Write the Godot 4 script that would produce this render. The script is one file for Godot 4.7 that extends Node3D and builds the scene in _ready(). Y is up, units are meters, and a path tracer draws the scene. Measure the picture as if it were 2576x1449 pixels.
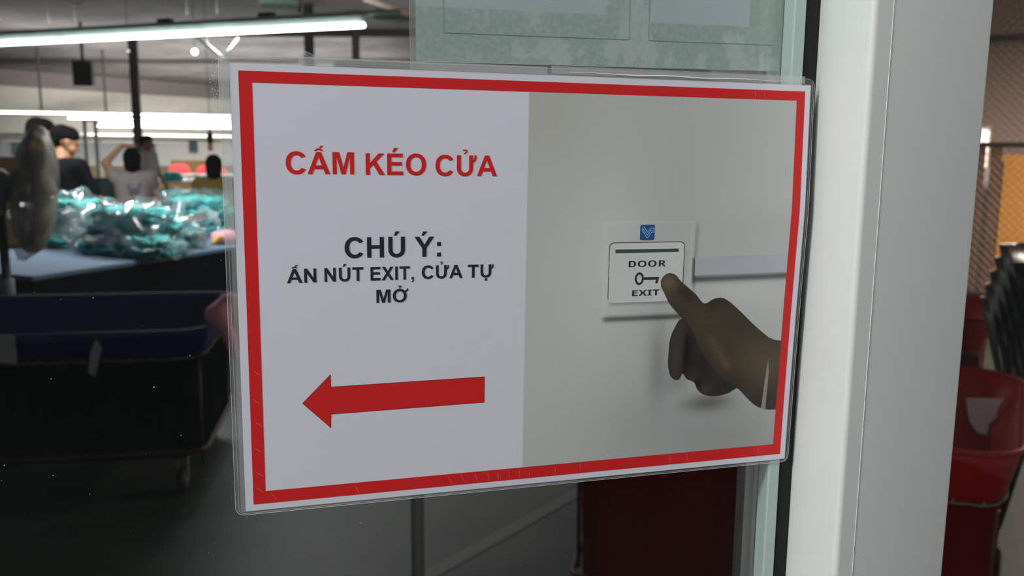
extends Node3D
# A laminated notice on a glass factory door, seen from 0.4 m; the sewing hall lies behind the glass.

const UP := Vector3.UP
var used := {}
var mats := {}
var exposure := 1.0

# ---------------------------------------------------------------- materials
func mat(called: String, c: Color, rough := 0.7, metal := 0.0, opts := {}) -> StandardMaterial3D:
	if mats.has(called):
		return mats[called]
	var m := StandardMaterial3D.new()
	m.resource_name = called
	m.albedo_color = c
	m.roughness = rough
	m.metallic = metal
	for k in opts:
		m.set(k, opts[k])
	mats[called] = m
	return m

func c8(r: float, g: float, b: float, a := 1.0) -> Color:
	return Color(r / 255.0, g / 255.0, b / 255.0, a)

func ink(r: float, g: float, b: float) -> Color:          # colour of a print whose white paper reflects 0.8
	var l := c8(r, g, b).srgb_to_linear()
	var k := 1.0 / 0.50
	return Color(minf(l.r * k, 1), minf(l.g * k, 1), minf(l.b * k, 1)).linear_to_srgb()

func clear(called: String, c: Color, a: float, rough := 0.5, opts := {}) -> StandardMaterial3D:
	var o := {"transparency": BaseMaterial3D.TRANSPARENCY_ALPHA, "cull_mode": BaseMaterial3D.CULL_DISABLED}
	o.merge(opts)
	return mat(called, Color(c.r, c.g, c.b, a), rough, 0.0, o)

func noise_tex(seed_: int, freq: float, lo: Color, hi: Color, size := 256, octaves := 4) -> NoiseTexture2D:
	var n := FastNoiseLite.new()
	n.seed = seed_
	n.noise_type = FastNoiseLite.TYPE_SIMPLEX_SMOOTH
	n.frequency = freq
	n.fractal_octaves = octaves
	var t := NoiseTexture2D.new()
	t.width = size
	t.height = size
	t.seamless = true
	t.noise = n
	var g := Gradient.new()
	g.set_color(0, lo)
	g.set_color(1, hi)
	t.color_ramp = g
	return t

func textured(called: String, tex: Texture2D, scale: float, rough: float, opts := {}) -> StandardMaterial3D:
	var o := {"albedo_texture": tex, "uv1_triplanar": true, "uv1_world_triplanar": true, "uv1_scale": Vector3.ONE * scale}
	o.merge(opts)
	return mat(called, Color.WHITE, rough, 0.0, o)

# ---------------------------------------------------------------- scene tree
func numbered(called: String) -> String:
	var n: int = used.get(called, 0)
	used[called] = n + 1
	return called if n == 0 else "%s_%03d" % [called, n]

func tag(o: Node, label: String, category: String, group := "") -> Node:
	o.set_meta("label", label)
	o.set_meta("category", category)
	if group != "":
		o.set_meta("group", group)
	return o

func thing(called: String, label: String, category: String, at := Vector3.ZERO, turn := 0.0, group := "") -> Node3D:
	var o := Node3D.new()
	o.name = numbered(called)
	add_child(o)
	o.position = at
	o.rotation.y = turn
	tag(o, label, category, group)
	return o

func part(called: String, mesh: Mesh, m: Material, parent: Node = self, at := Vector3.ZERO) -> MeshInstance3D:
	var o := MeshInstance3D.new()
	o.name = numbered(called) if parent == self else called
	o.mesh = mesh
	o.material_override = m
	parent.add_child(o, true)
	o.position = at
	return o

func solo(called: String, mesh: Mesh, m: Material, label: String, category: String, at := Vector3.ZERO, group := "") -> MeshInstance3D:
	var o := part(called, mesh, m, self, at)
	tag(o, label, category, group)
	return o

func struct(called: String, mesh: Mesh, m: Material, parent: Node = self) -> MeshInstance3D:
	var o := part(called, mesh, m, parent)
	if parent == self:
		o.set_meta("kind", "structure")
	return o

func copy(src: Node3D, label: String, at: Vector3, turn: float) -> Node3D:
	var o: Node3D = src.duplicate()
	var base := String(src.name).rstrip("0123456789").trim_suffix("_")
	o.name = numbered(base)
	add_child(o)
	o.position = at
	o.rotation.y = turn
	o.set_meta("label", label)
	return o

func area(called: String, at: Vector3, size: Vector2, energy: float, look: Vector3, c := Color.WHITE, along := Vector3.ZERO) -> AreaLight3D:
	var l := AreaLight3D.new()
	l.name = called
	l.area_normalize_energy = false
	l.area_size = size
	l.light_energy = energy
	l.light_color = c
	l.shadow_enabled = true
	l.set("area_range", 40.0)
	add_child(l, true)
	var z := -look.normalized()
	var x := (Vector3(1, 0, 0) - z * z.x).normalized()
	if along != Vector3.ZERO:
		x = along.cross(z).normalized()
	l.transform = Transform3D(Basis(x, z.cross(x), z), at)
	return l

# ---------------------------------------------------------------- mesh code
class G:
	var st := SurfaceTool.new()
	func _init() -> void:
		st.begin(Mesh.PRIMITIVE_TRIANGLES)
		st.set_smooth_group(-1)
	func smooth(on := true) -> G:
		st.set_smooth_group(0 if on else -1)
		return self
	func tri(a: Vector3, b: Vector3, c: Vector3) -> void:
		for p in [a, b, c]:
			st.add_vertex(p)
	func quad(a: Vector3, b: Vector3, c: Vector3, d: Vector3) -> void:   # clockwise from the front
		tri(a, b, c)
		tri(a, c, d)
	func tri_uv(p: Array, t: Array) -> void:
		for i in 3:
			st.set_uv(t[i])
			st.add_vertex(p[i])
	# box with chamfered edges; basis turns it about its centre
	func box(c: Vector3, s: Vector3, ch := 0.0, b := Basis.IDENTITY) -> G:
		var h := s / 2.0
		ch = minf(ch, minf(h.x, minf(h.y, h.z)) * 0.9)
		for ax in 3:
			for sg in [-1.0, 1.0]:
				var p := []
				for q in [[-1, -1], [-1, 1], [1, 1], [1, -1]]:
					var v := Vector3.ZERO
					v[ax] = h[ax] * sg
					v[(ax + 1) % 3] = (h[(ax + 1) % 3] - ch) * q[0]
					v[(ax + 2) % 3] = (h[(ax + 2) % 3] - ch) * q[1]
					p.append(c + b * v)
				if sg > 0:
					quad(p[0], p[1], p[2], p[3])
				else:
					quad(p[3], p[2], p[1], p[0])
		if ch > 0.0:
			for ax in 3:
				var u := (ax + 1) % 3
				var w := (ax + 2) % 3
				for su in [-1.0, 1.0]:
					for sw in [-1.0, 1.0]:
						var e := []
						for k in [[-1, 0], [-1, 1], [1, 1], [1, 0]]:
							var v := Vector3.ZERO
							v[ax] = (h[ax] - ch) * k[0]
							v[u] = (h[u] - (0.0 if k[1] == 0 else ch)) * su
							v[w] = (h[w] - (ch if k[1] == 0 else 0.0)) * sw
							e.append(c + b * v)
						if su * sw > 0:
							quad(e[0], e[1], e[2], e[3])
						else:
							quad(e[3], e[2], e[1], e[0])
			for sx in [-1.0, 1.0]:
				for sy in [-1.0, 1.0]:
					for sz in [-1.0, 1.0]:
						var q := [Vector3(h.x, h.y - ch, h.z - ch), Vector3(h.x - ch, h.y, h.z - ch), Vector3(h.x - ch, h.y - ch, h.z)]
						for i in 3:
							q[i] = c + b * (q[i] * Vector3(sx, sy, sz))
						if sx * sy * sz < 0:
							tri(q[0], q[1], q[2])
						else:
							tri(q[2], q[1], q[0])
		return self
	# a grid of points: rows of equal length, joined; wrap closes each row
	func grid(rows: Array, wrap := false, uv := false) -> G:
		var n: int = rows[0].size()
		for i in rows.size() - 1:
			for j in (n if wrap else n - 1):
				var k := (j + 1) % n
				var a: Vector3 = rows[i][j]
				var b: Vector3 = rows[i][k]
				var c: Vector3 = rows[i + 1][k]
				var d: Vector3 = rows[i + 1][j]
				if uv:
					var u0 := float(j) / (n - 1)
					var u1 := float(j + 1) / (n - 1)
					var v0 := float(i) / (rows.size() - 1)
					var v1 := float(i + 1) / (rows.size() - 1)
					tri_uv([a, b, c], [Vector2(u0, v0), Vector2(u1, v0), Vector2(u1, v1)])
					tri_uv([a, c, d], [Vector2(u0, v0), Vector2(u1, v1), Vector2(u0, v1)])
				else:
					quad(a, b, c, d)
		return self
	func fan(row: Array, flip := false) -> G:
		var m := Vector3.ZERO
		for p in row:
			m += p
		m /= row.size()
		for i in row.size():
			var a: Vector3 = row[i]
			var b: Vector3 = row[(i + 1) % row.size()]
			if flip:
				tri(m, b, a)
			else:
				tri(m, a, b)
		return self
	func tube(path: Array, r, sides := 8, caps := true) -> G:
		var rows := []
		var side := Vector3.ZERO
		for i in path.size():
			var d: Vector3 = (path[mini(i + 1, path.size() - 1)] - path[maxi(i - 1, 0)]).normalized()
			if side == Vector3.ZERO:
				side = d.cross(Vector3.UP if absf(d.y) < 0.9 else Vector3.RIGHT).normalized()
			side = (side - d * side.dot(d)).normalized()
			var up := side.cross(d)
			var rr: float = r[i] if r is Array else r
			var row := []
			for k in sides:
				var a := TAU * k / sides
				row.append(path[i] + (side * cos(a) + up * sin(a)) * rr)
			rows.append(row)
		grid(rows, true)
		if caps:
			fan(rows[0], true)
			fan(rows[-1])
		return self
	func lathe(prof: Array, n := 24, t := Transform3D.IDENTITY) -> G:   # prof: Vector2(radius, height)
		var rows := []
		for p in prof:
			var row := []
			for k in n:
				var a := TAU * k / n
				row.append(t * Vector3(p.x * cos(a), p.y, p.x * sin(a)))
			rows.append(row)
		return grid(rows, true)
	func ellipsoid(c: Vector3, r: Vector3, n := 14, b := Basis.IDENTITY) -> G:
		var rows := []
		for i in n + 1:
			var t := PI * i / n
			var row := []
			for k in n * 2:
				var a := PI * k / n
				row.append(c + b * Vector3(r.x * sin(t) * cos(a), r.y * cos(t), r.z * sin(t) * sin(a)))
			rows.append(row)
		return grid(rows, true)
	# flat polygon in x, y lifted by a function of (x, y)
	func poly(pts: PackedVector2Array, lift: Callable, uv_box := Rect2()) -> G:
		var ids := Geometry2D.triangulate_polygon(pts)
		for i in range(0, ids.size(), 3):
			var p := []
			var t := []
			for j in 3:
				var q := pts[ids[i + j]]
				p.append(lift.call(q.x, q.y))
				t.append(Vector2((q.x - uv_box.position.x) / maxf(uv_box.size.x, 1e-6), 1.0 - (q.y - uv_box.position.y) / maxf(uv_box.size.y, 1e-6)))
			if (p[1] - p[0]).cross(p[2] - p[0]).z > 0:
				p.reverse()
				t.reverse()
			if uv_box.has_area():
				tri_uv(p, t)
			else:
				tri(p[0], p[1], p[2])
		return self
	# tapered capsules [a, b, ra, rb] joined by a smooth minimum and meshed as surface nets
	func nets(bones: Array, cell: float, k: float, flat := Vector3.ONE) -> G:
		var lo := Vector3.ONE * 1e9
		var hi := -lo
		for b in bones:
			for e in 2:
				lo = lo.min(b[e] - Vector3.ONE * (b[2 + e] + k + 2 * cell))
				hi = hi.max(b[e] + Vector3.ONE * (b[2 + e] + k + 2 * cell))
		var n := Vector3i(((hi - lo) / cell).ceil()) + Vector3i.ONE
		var f := PackedFloat32Array()
		f.resize(n.x * n.y * n.z)
		f.fill(1.0)
		var sx := n.y * n.z
		for b in bones:
			var a: Vector3 = b[0]
			var ab: Vector3 = b[1] - a
			var ll := maxf(ab.length_squared(), 1e-9)
			var ra: float = b[2]
			var rd: float = b[3] - ra
			var m := maxf(ra, b[3]) + k + 2 * cell
			var q0 := Vector3i(((a.min(b[1]) - Vector3.ONE * m - lo) / cell).floor()).clamp(Vector3i.ZERO, n - Vector3i.ONE)
			var q1 := Vector3i(((a.max(b[1]) + Vector3.ONE * m - lo) / cell).ceil()).clamp(Vector3i.ZERO, n - Vector3i.ONE)
			for x in range(q0.x, q1.x + 1):
				for y in range(q0.y, q1.y + 1):
					var id := x * sx + y * n.z + q0.z
					for z in range(q0.z, q1.z + 1):
						var p := lo + Vector3(x, y, z) * cell - a
						var t := clampf(p.dot(ab) / ll, 0.0, 1.0)
						var d := ((p - ab * t) * flat).length() - ra - rd * t
						var o := f[id]
						var h := maxf(k - absf(o - d), 0.0)
						f[id] = minf(o, d) - h * h / (4.0 * k)
						id += 1
		var at := {}
		var corner := [0, 1, n.z, n.z + 1, sx, sx + 1, sx + n.z, sx + n.z + 1]
		for x in n.x - 1:
			for y in n.y - 1:
				var id := x * sx + y * n.z
				for z in n.z - 1:
					if f[id] < 0.9:
						var inside := 0
						for c in corner:
							if f[id + c] < 0.0:
								inside += 1
						if inside > 0 and inside < 8:
							var s := Vector3.ZERO
							var cnt := 0
							for e in [[0, 1], [2, 3], [4, 5], [6, 7], [0, 2], [1, 3], [4, 6], [5, 7], [0, 4], [1, 5], [2, 6], [3, 7]]:
								var v0 := f[id + corner[e[0]]]
								var v1 := f[id + corner[e[1]]]
								if (v0 < 0.0) != (v1 < 0.0):
									var t := v0 / (v0 - v1)
									var i0: int = e[0]
									var i1: int = e[1]
									var p0 := Vector3(i0 >> 2, (i0 >> 1) & 1, i0 & 1)
									s += p0.lerp(Vector3(i1 >> 2, (i1 >> 1) & 1, i1 & 1), t)
									cnt += 1
							at[id] = lo + (Vector3(x, y, z) + s / cnt) * cell
					id += 1
		var off := [[n.z, 1], [1, sx], [sx, n.z]]
		var step := [sx, n.z, 1]
		for id in at:
			for ax in 3:
				var other: int = id + step[ax]
				if other < f.size() and (f[id] < 0.0) != (f[other] < 0.0):
					var u: int = off[ax][0]
					var w: int = off[ax][1]
					if at.has(id - u) and at.has(id - w) and at.has(id - u - w):
						if f[id] < 0.0:
							quad(at[id - u - w], at[id - w], at[id], at[id - u])
						else:
							quad(at[id - u], at[id], at[id - w], at[id - u - w])
		return self
	func done() -> ArrayMesh:
		st.index()
		st.generate_normals()
		return st.commit()

func g() -> G:
	return G.new()

func spline(p: Array, per := 5, closed := true) -> PackedVector2Array:
	var out := PackedVector2Array()
	var n := p.size()
	for i in (n if closed else n - 1):
		var a: Vector2 = p[(i - 1 + n) % n] if closed or i > 0 else p[0]
		var b: Vector2 = p[i]
		var c: Vector2 = p[(i + 1) % n]
		var d: Vector2 = p[(i + 2) % n] if closed or i + 2 < n else p[n - 1]
		for k in per:
			out.append(b.cubic_interpolate(c, a, d, float(k) / per))
	if not closed:
		out.append(p[n - 1])
	return out

func rounded(x0: float, y0: float, x1: float, y1: float, r: float, seg := 5) -> PackedVector2Array:
	var out := PackedVector2Array()
	for q in [[x1 - r, y1 - r, 0.0], [x0 + r, y1 - r, 90.0], [x0 + r, y0 + r, 180.0], [x1 - r, y0 + r, 270.0]]:
		for k in seg + 1:
			var a := deg_to_rad(q[2] + 90.0 * k / seg)
			out.append(Vector2(q[0] + cos(a) * r, q[1] + sin(a) * r))
	return out

# ================================================================ scene
func _ready() -> void:
	setup_view()
	setup_lights()
	build_shell()
	build_door()
	build_sign()
	build_poster()
	build_trolleys()
	build_table()
	build_lamps()
	build_fan()
	build_people()
	build_far()
	build_side()

func setup_view() -> void:
	var cam := Camera3D.new()
	cam.name = "camera"
	var at := CameraAttributesPhysical.new()
	at.frustum_focal_length = 35.9
	at.frustum_focus_distance = 0.43
	at.frustum_near = 0.05
	at.frustum_far = 200.0
	at.exposure_aperture = 16.0
	cam.attributes = at
	cam.keep_aspect = Camera3D.KEEP_HEIGHT
	add_child(cam)
	cam.transform = Transform3D(Basis(Vector3(0.960482, 0.008208, 0.278221), Vector3(0.035189, 0.987964, -0.150627), Vector3(-0.276109, 0.154465, 0.948633)), Vector3(0, 1.4, 0.413326))
	cam.current = true
	var env := Environment.new()
	env.background_mode = Environment.BG_COLOR
	env.background_color = Color.BLACK
	env.tonemap_mode = Environment.TONE_MAPPER_LINEAR
	env.tonemap_exposure = exposure
	env.sdfgi_enabled = true
	env.ssao_enabled = true
	env.ssil_enabled = true
	var we := WorldEnvironment.new()
	we.name = "environment"
	we.environment = env
	add_child(we)

func setup_lights() -> void:
	var cool := Color(0.99, 1.0, 0.993)
	# ceiling panels of the entrance room, on the camera's side of the glass
	area("entrance_light", Vector3(-2.1, 2.66, 0.5), Vector2(1.2, 0.3), 28.0, Vector3.DOWN, cool)
	area("entrance_light", Vector3(0.3, 2.66, 1.05), Vector2(1.2, 0.3), 3.65, Vector3.DOWN, cool)
	# under the tubes over the inspection table
	area("table_lamp_light", Vector3(-0.93, 2.11, -6.12), Vector2(0.06, 3.6), 40.0, Vector3.DOWN, cool, Vector3(0.8, 0, 0.6))
	area("table_lamp_light", Vector3(-0.93, 2.27, -6.12), Vector2(0.06, 3.6), 12.0, UP, cool, Vector3(0.8, 0, 0.6))  # added above the housing, facing up, to brighten the roof
	# rows of tubes deeper in the hall; upward lights added above them to brighten the roof
	for r in [[-3.5, -19.9], [-2.4, -22.9], [-1.6, -25.9], [-1.0, -28.9]]:
		area("hall_row_light", Vector3(r[0] + 1.5, 2.1, r[1]), Vector2(9.0, 0.08), 26.0, Vector3.DOWN, cool)
		area("hall_row_light", Vector3(r[0] + 1.5, 2.32, r[1]), Vector2(9.0, 0.08), 24.0, UP, cool)
	area("hall_row_light", Vector3(-1.4, 2.18, -30.3), Vector2(7.0, 0.08), 34.0, Vector3(-0.3, 0.25, -1.0), cool)  # added light tilted at the side wall to brighten it
	for r in [[3.0, -10.5], [3.8, -14.5], [-9.5, -11.0], [-10.0, -15.0]]:  # added unseen lights without fittings, kept out of view, brighten the hall
		area("hall_row_light", Vector3(r[0], 2.05, r[1]), Vector2(4.4, 0.08), 26.0, Vector3.DOWN, cool)
		area("hall_row_light", Vector3(r[0], 2.18, r[1]), Vector2(4.4, 0.08), 9.0, UP, cool)
	# added lamp out of view, brightens the fence and store
	area("added_aisle_light", Vector3(6.7, 2.75, -3.5), Vector2(0.8, 0.8), 50.0, Vector3.DOWN, Color(1.0, 0.93, 0.86))

# ---------------------------------------------------------------- walls, floor, roof
func build_shell() -> void:
	var floor_m := textured("dark painted concrete", noise_tex(3, 0.02, c8(35, 40, 38), c8(50, 56, 53)), 0.6, 0.55)
	var beige := textured("beige render", noise_tex(5, 0.03, c8(228, 218, 204), c8(238, 229, 216)), 0.4, 0.9)
	var grey_wall := textured("grey wall paint", noise_tex(6, 0.03, c8(96, 97, 99), c8(108, 108, 110)), 0.5, 0.8)
	var white := mat("white wall paint", c8(215, 216, 216), 0.8)
	var roof := textured("brownish roof insulation", noise_tex(7, 0.012, c8(92, 85, 84), c8(130, 121, 119), 256, 5), 0.22, 0.85)
	var dark := mat("dark steel", c8(46, 44, 44), 0.6)
	struct("floor", g().box(Vector3(0, -0.1, -16), Vector3(44, 0.2, 46)).done(), floor_m)
	struct("ceiling", g().box(Vector3(0, 4.0, -20), Vector3(44, 0.2, 40)).done(), roof)
	struct("wall_back", g().box(Vector3(0, 2, -39.2), Vector3(44, 4.2, 0.2)).done(), beige)
	struct("wall_left", g().box(Vector3(-18, 2, -20), Vector3(0.2, 4.2, 40)).done(), beige)
	struct("wall_right", g().box(Vector3(18, 2, -20), Vector3(0.2, 4.2, 40)).done(), beige)
	# the far side wall runs obliquely: from (-7.86, -31.1) to (-1.3, -36)
	var d := Vector3(6.547, 0, -4.878).normalized()
	var b := Basis(d, UP, d.cross(UP))
	struct("wall_side", g().box(Vector3(-4.6, 1.7, -33.55) - b.z * 0.1, Vector3(26, 3.4, 0.2), 0, b).done(), beige)
	struct("trim_fascia", g().box(Vector3(-4.6, 3.66, -33.55) + b.z * 0.05, Vector3(26, 0.52, 0.4), 0, b).done(), mat("brown fascia", c8(146, 134, 131), 0.8))
	# roof purlins
	for z in [-13.2, -19.0, -25.0]:
		struct("trim_purlin", g().box(Vector3(0, 3.83, z), Vector3(40, 0.14, 0.1), 0.01, Basis(UP, -0.35)).done(), mat("purlin", c8(112, 104, 102), 0.8))
	# reflected streak on the floor, painted as a pale strip
	struct("trim_floor_streak", g().box(Vector3(1.15, 0.001, -2.74), Vector3(1.75, 0.003, 0.06), 0, Basis(UP, 0.634)).done(), mat("painted floor reflection", c8(78, 84, 82), 0.6))
	# the wall the glass door stands in
	struct("wall_front", g().box(Vector3(-10.4, 2, -0.02), Vector3(19, 4.2, 0.12)).box(Vector3(11.4, 2, -0.02), Vector3(20, 4.2, 0.12)).box(Vector3(0.25, 3.2, -0.02), Vector3(2.3, 1.8, 0.12)).done(), white)
	# entrance room on the camera's side
	struct("wall_entrance_left", g().box(Vector3(-3.2, 1.4, 3.3), Vector3(0.2, 2.9, 6.5)).done(), white)
	struct("wall_entrance_right", g().box(Vector3(3.2, 1.4, 3.3), Vector3(0.2, 2.9, 6.5)).done(), grey_wall)
	struct("wall_entrance_back", g().box(Vector3(0, 1.4, 6.6), Vector3(6.6, 2.9, 0.2)).done(), grey_wall)
	struct("ceiling_entrance", g().box(Vector3(0, 2.8, 3.3), Vector3(6.6, 0.2, 6.5)).done(), white)
	for p in [[-2.1, 0.5, 1.6], [0.3, 1.05, 2.2]]:
		var t := thing("ceiling_light", "white ceiling light panel over the entrance by the glass door" if p[0] < 0 else "white ceiling light panel above the camera's side of the post", "light", Vector3(p[0], 2.7, p[1]))
		part("frame", g().box(Vector3(0, -0.012, 0), Vector3(1.26, 0.024, 0.36), 0.004).done(), white, t)
		part("diffuser", g().box(Vector3(0, -0.026, 0), Vector3(1.18, 0.008, 0.28), 0.002).done(), mat("panel glow", c8(240, 240, 240), 0.5, 0, {"emission_enabled": true, "emission": Color.WHITE, "emission_energy_multiplier": 2.0}), t)
	# hall columns
	for q in [[-2.47, -19.6, 0.165], [0.9, -15.4, 0.16], [1.75, -15.8, 0.12], [-9.0, -24.0, 0.22]]:
		var col := g().box(Vector3(q[0], 1.95, q[1]), Vector3(q[2], 3.9, 0.03)).box(Vector3(q[0], 1.95, q[1] - 0.09), Vector3(0.03, 3.9, 0.16)).box(Vector3(q[0], 1.95, q[1] - 0.18), Vector3(q[2], 3.9, 0.03))
		struct("trim_column", col.done(), mat("grey steel column", c8(78, 75, 75), 0.7))
	struct("trim_beam", g().box(Vector3(2.2, 2.42, -10.4), Vector3(2.6, 0.12, 0.12), 0.01).done(), dark)

# ---------------------------------------------------------------- door, post
func build_door() -> void:
	var glass := clear("door glass", Color(0.9, 1.0, 0.96), 0.003, 0.0, {"metallic_specular": 0.5})
	var alu := mat("white powder coated aluminium", c8(208, 210, 208), 0.45)
	var rubber := mat("black rubber", c8(16, 16, 17), 0.75)
	var edge := mat("ground glass edge", c8(176, 196, 190), 0.35)
	var d := Node3D.new()
	d.name = "door_1"
	add_child(d)
	d.set_meta("kind", "structure")
	tag(d, "glass factory door carrying the red bordered notice", "door")
	part("pane", g().box(Vector3(-0.3128, 1.12, -0.005), Vector3(1.174, 2.2, 0.01)).done(), glass, d)
	part("polished_edge", g().box(Vector3(0.27865, 1.12, -0.0051), Vector3(0.0077, 2.2, 0.0102), 0.0008).done(), edge, d)
	struct("trim_gasket", g().box(Vector3(0.2870, 1.12, -0.012), Vector3(0.009, 2.2, 0.022), 0.001).done(), rubber)
	# post: front left edge rounded
	var prof := [Vector2(0.2915, -0.05)]
	for k in 7:
		var a := PI - PI / 2 * k / 6
		prof.append(Vector2(0.2945 + 0.003 * cos(a), 0.0390 + 0.003 * sin(a)))
	for k in 7:
		var a := PI / 2 - PI / 2 * k / 6
		prof.append(Vector2(0.3623 + 0.0015 * cos(a), 0.0405 + 0.0015 * sin(a)))
	prof.append(Vector2(0.3638, -0.05))
	var lo := []
	var hi := []
	for q in prof:
		lo.append(Vector3(q.x, 0, q.y))
		hi.append(Vector3(q.x, 2.3, q.y))
	var post := struct("trim_post", g().smooth().grid([lo, hi], true).done(), alu)
	tag(post, "white aluminium post at the right of the glass door", "door post")
	part("film_edge", g().box(Vector3(0.30285, 1.15, 0.0421), Vector3(0.0003, 2.3, 0.0003), 0.0001).done(), mat("film edge", c8(228, 230, 229), 0.4), post)
	struct("trim_header", g().box(Vector3(0.2, 2.28, 0.0), Vector3(2.4, 0.09, 0.11), 0.003).done(), alu)
	struct("trim_jamb", g().box(Vector3(-0.93, 1.12, -0.01), Vector3(0.06, 2.24, 0.09), 0.003).box(Vector3(1.43, 1.12, -0.01), Vector3(0.06, 2.24, 0.09), 0.003).done(), alu)
	struct("window_1", g().box(Vector3(0.882, 1.12, -0.03), Vector3(1.036, 2.24, 0.008)).done(), glass)
	# specks of paint and dried drops on the glass
	var rng := RandomNumberGenerator.new()
	rng.seed = 11
	var sp := g().smooth()
	for i in 70:
		var x := rng.randf_range(-0.13, 0.06)
		var y := rng.randf_range(1.17, 1.49)
		var r := rng.randf_range(0.00008, 0.00022) * (1.8 if i % 17 == 0 else 1.0)
		sp.ellipsoid(Vector3(x, y, 0.00005), Vector3(r, r, 0.00008), 5)
	for i in 110:                       # rubbed glue around the corner of the notice
		var a := rng.randf_range(PI * 0.62, PI * 1.12)
		var rr := 0.027 + rng.randf_range(-0.002, 0.004)
		var p := Vector2(-0.001 + cos(a) * rr * 0.62, 1.428 + sin(a) * rr)
		sp.ellipsoid(Vector3(p.x, p.y, 0.00005), Vector3(1, 1, 0.6) * rng.randf_range(0.00008, 0.00022), 4)
	var specks := solo("glass_specks", sp.done(), mat("dried specks", c8(226, 230, 228), 0.5), "tiny white specks of dried paint scattered over the door glass", "speck")
	specks.set_meta("kind", "stuff")
	# smear of old tape glue: two crescents above the corner of the notice
	var sm := clear("old glue", c8(205, 214, 220), 0.28, 0.6)
	for q in [[0.0085, 1.4365, 0.021, 0.0095, 0.10, 0.98, 0.0022, 0], [0.0085, 1.4352, 0.0235, 0.0120, 0.02, 0.62, 0.0014, 1]]:
		var rows := [[], []]
		for k in 33:
			var a := PI * lerpf(q[4], q[5], k / 32.0)
			var w: float = q[6] * sin(PI * k / 32.0) * (0.75 + 0.25 * sin(k * 2.7))
			rows[0].append(Vector3(q[0] + cos(a) * q[2], q[1] + sin(a) * q[3], 0.00012))
			rows[1].append(Vector3(q[0] + cos(a) * (q[2] - w), q[1] + sin(a) * (q[3] - w), 0.00012))
		solo("glue_smear", g().grid(rows).done(), sm, "broad crescent of whitish glue smeared on the glass above the notice corner" if q[7] == 0 else "thin outer arc of whitish glue on the glass above the notice corner", "smear", Vector3(0, 0, 0.0001 * q[7]))

# ---------------------------------------------------------------- the notice
func lift(x: float, y: float, z: float) -> Vector3:           # millimetres on the sheet -> metres, with the sheet's bulge at its right edge
	var s := smoothstep(225.0, 292.0, x)
	var t := clampf((207.0 - y) / 64.0, 0.0, 1.0) if y > 143.0 else pow(clampf((y - 3.0) / 140.0, 0.0, 1.0), 1.7)
	return Vector3(x, y, z + 2.6 * s * t) * 0.001

func flat(pts: PackedVector2Array, z: float, uv := Rect2()) -> ArrayMesh:
	var st := g().smooth()
	var up := func(x: float, y: float): return lift(x, y, z)
	var box := Rect2(pts[0], Vector2.ZERO)
	for q in pts:
		box = box.expand(q)
	if box.end.x < 226.0:
		return st.poly(pts, up, uv).done()
	var c := 5.0                                              # cut into cells so that the print follows the bulge
	for i in range(int(box.position.x / c), int(box.end.x / c) + 1):
		for j in range(int(box.position.y / c), int(box.end.y / c) + 1):
			var cell := PackedVector2Array([Vector2(i, j) * c, Vector2(i + 1, j) * c, Vector2(i + 1, j + 1) * c, Vector2(i, j + 1) * c])
			for piece in Geometry2D.intersect_polygons(pts, cell):
				st.poly(piece, up, uv)
	return st.done()

func strip(x0: float, y0: float, x1: float, y1: float, z: float, uv := false, nx := 24, ny := 24) -> ArrayMesh:
	var rows := []
	for i in ny + 1:
		var row := []
		for j in nx + 1:
			row.append(lift(lerpf(x0, x1, float(j) / nx), lerpf(y1, y0, float(i) / ny), z))
		rows.append(row)
	return g().smooth().grid(rows, false, uv).done()

func ring(outer: PackedVector2Array, inner: PackedVector2Array, zo: float, zi: float) -> ArrayMesh:
	var rows := [[], []]
	for i in outer.size():
		var j := (i + 1) % outer.size()
		var n := maxi(1, int(outer[i].distance_to(outer[j]) / 8.0))
		for k in n:
			var o := outer[i].lerp(outer[j], float(k) / n)
			var q := inner[i].lerp(inner[j], float(k) / n)
			rows[0].append(lift(o.x, o.y, zo))
			rows[1].append(lift(q.x, q.y, zi))
	return g().grid(rows, true).done()

func soft(w: int, h: int, fn: Callable) -> ImageTexture:
	var im := Image.create(w, h, false, Image.FORMAT_RGB8)
	for y in h:
		for x in w:
			im.set_pixel(x, y, fn.call(float(x) / (w - 1), float(y) / (h - 1)))
	im.resize(w * 3, h * 3, Image.INTERPOLATE_CUBIC)
	return ImageTexture.create_from_image(im)

func blob(x: float, y: float, cx: float, cy: float, rx: float, ry: float) -> float:
	var d := pow((x - cx) / rx, 2) + pow((y - cy) / ry, 2)
	return exp(-d)

func seg_dist(x: float, y: float, a: Vector2, b: Vector2) -> float:
	return Geometry2D.get_closest_point_to_segment(Vector2(x, y), a, b).distance_to(Vector2(x, y))

# the notice's bold sans capitals, in thousandths of an em: straight letters as outlines, round ones as bands
func arc(cx: float, cy: float, rx: float, ry: float, a0: float, a1: float, n := 20) -> Array:
	var out := []
	for k in n + 1:
		var a := deg_to_rad(lerpf(a0, a1, float(k) / n))
		out.append(Vector2(cx + signf(cos(a)) * pow(absf(cos(a)), 0.92) * rx, cy + signf(sin(a)) * pow(absf(sin(a)), 0.92) * ry))
	return out

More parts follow.
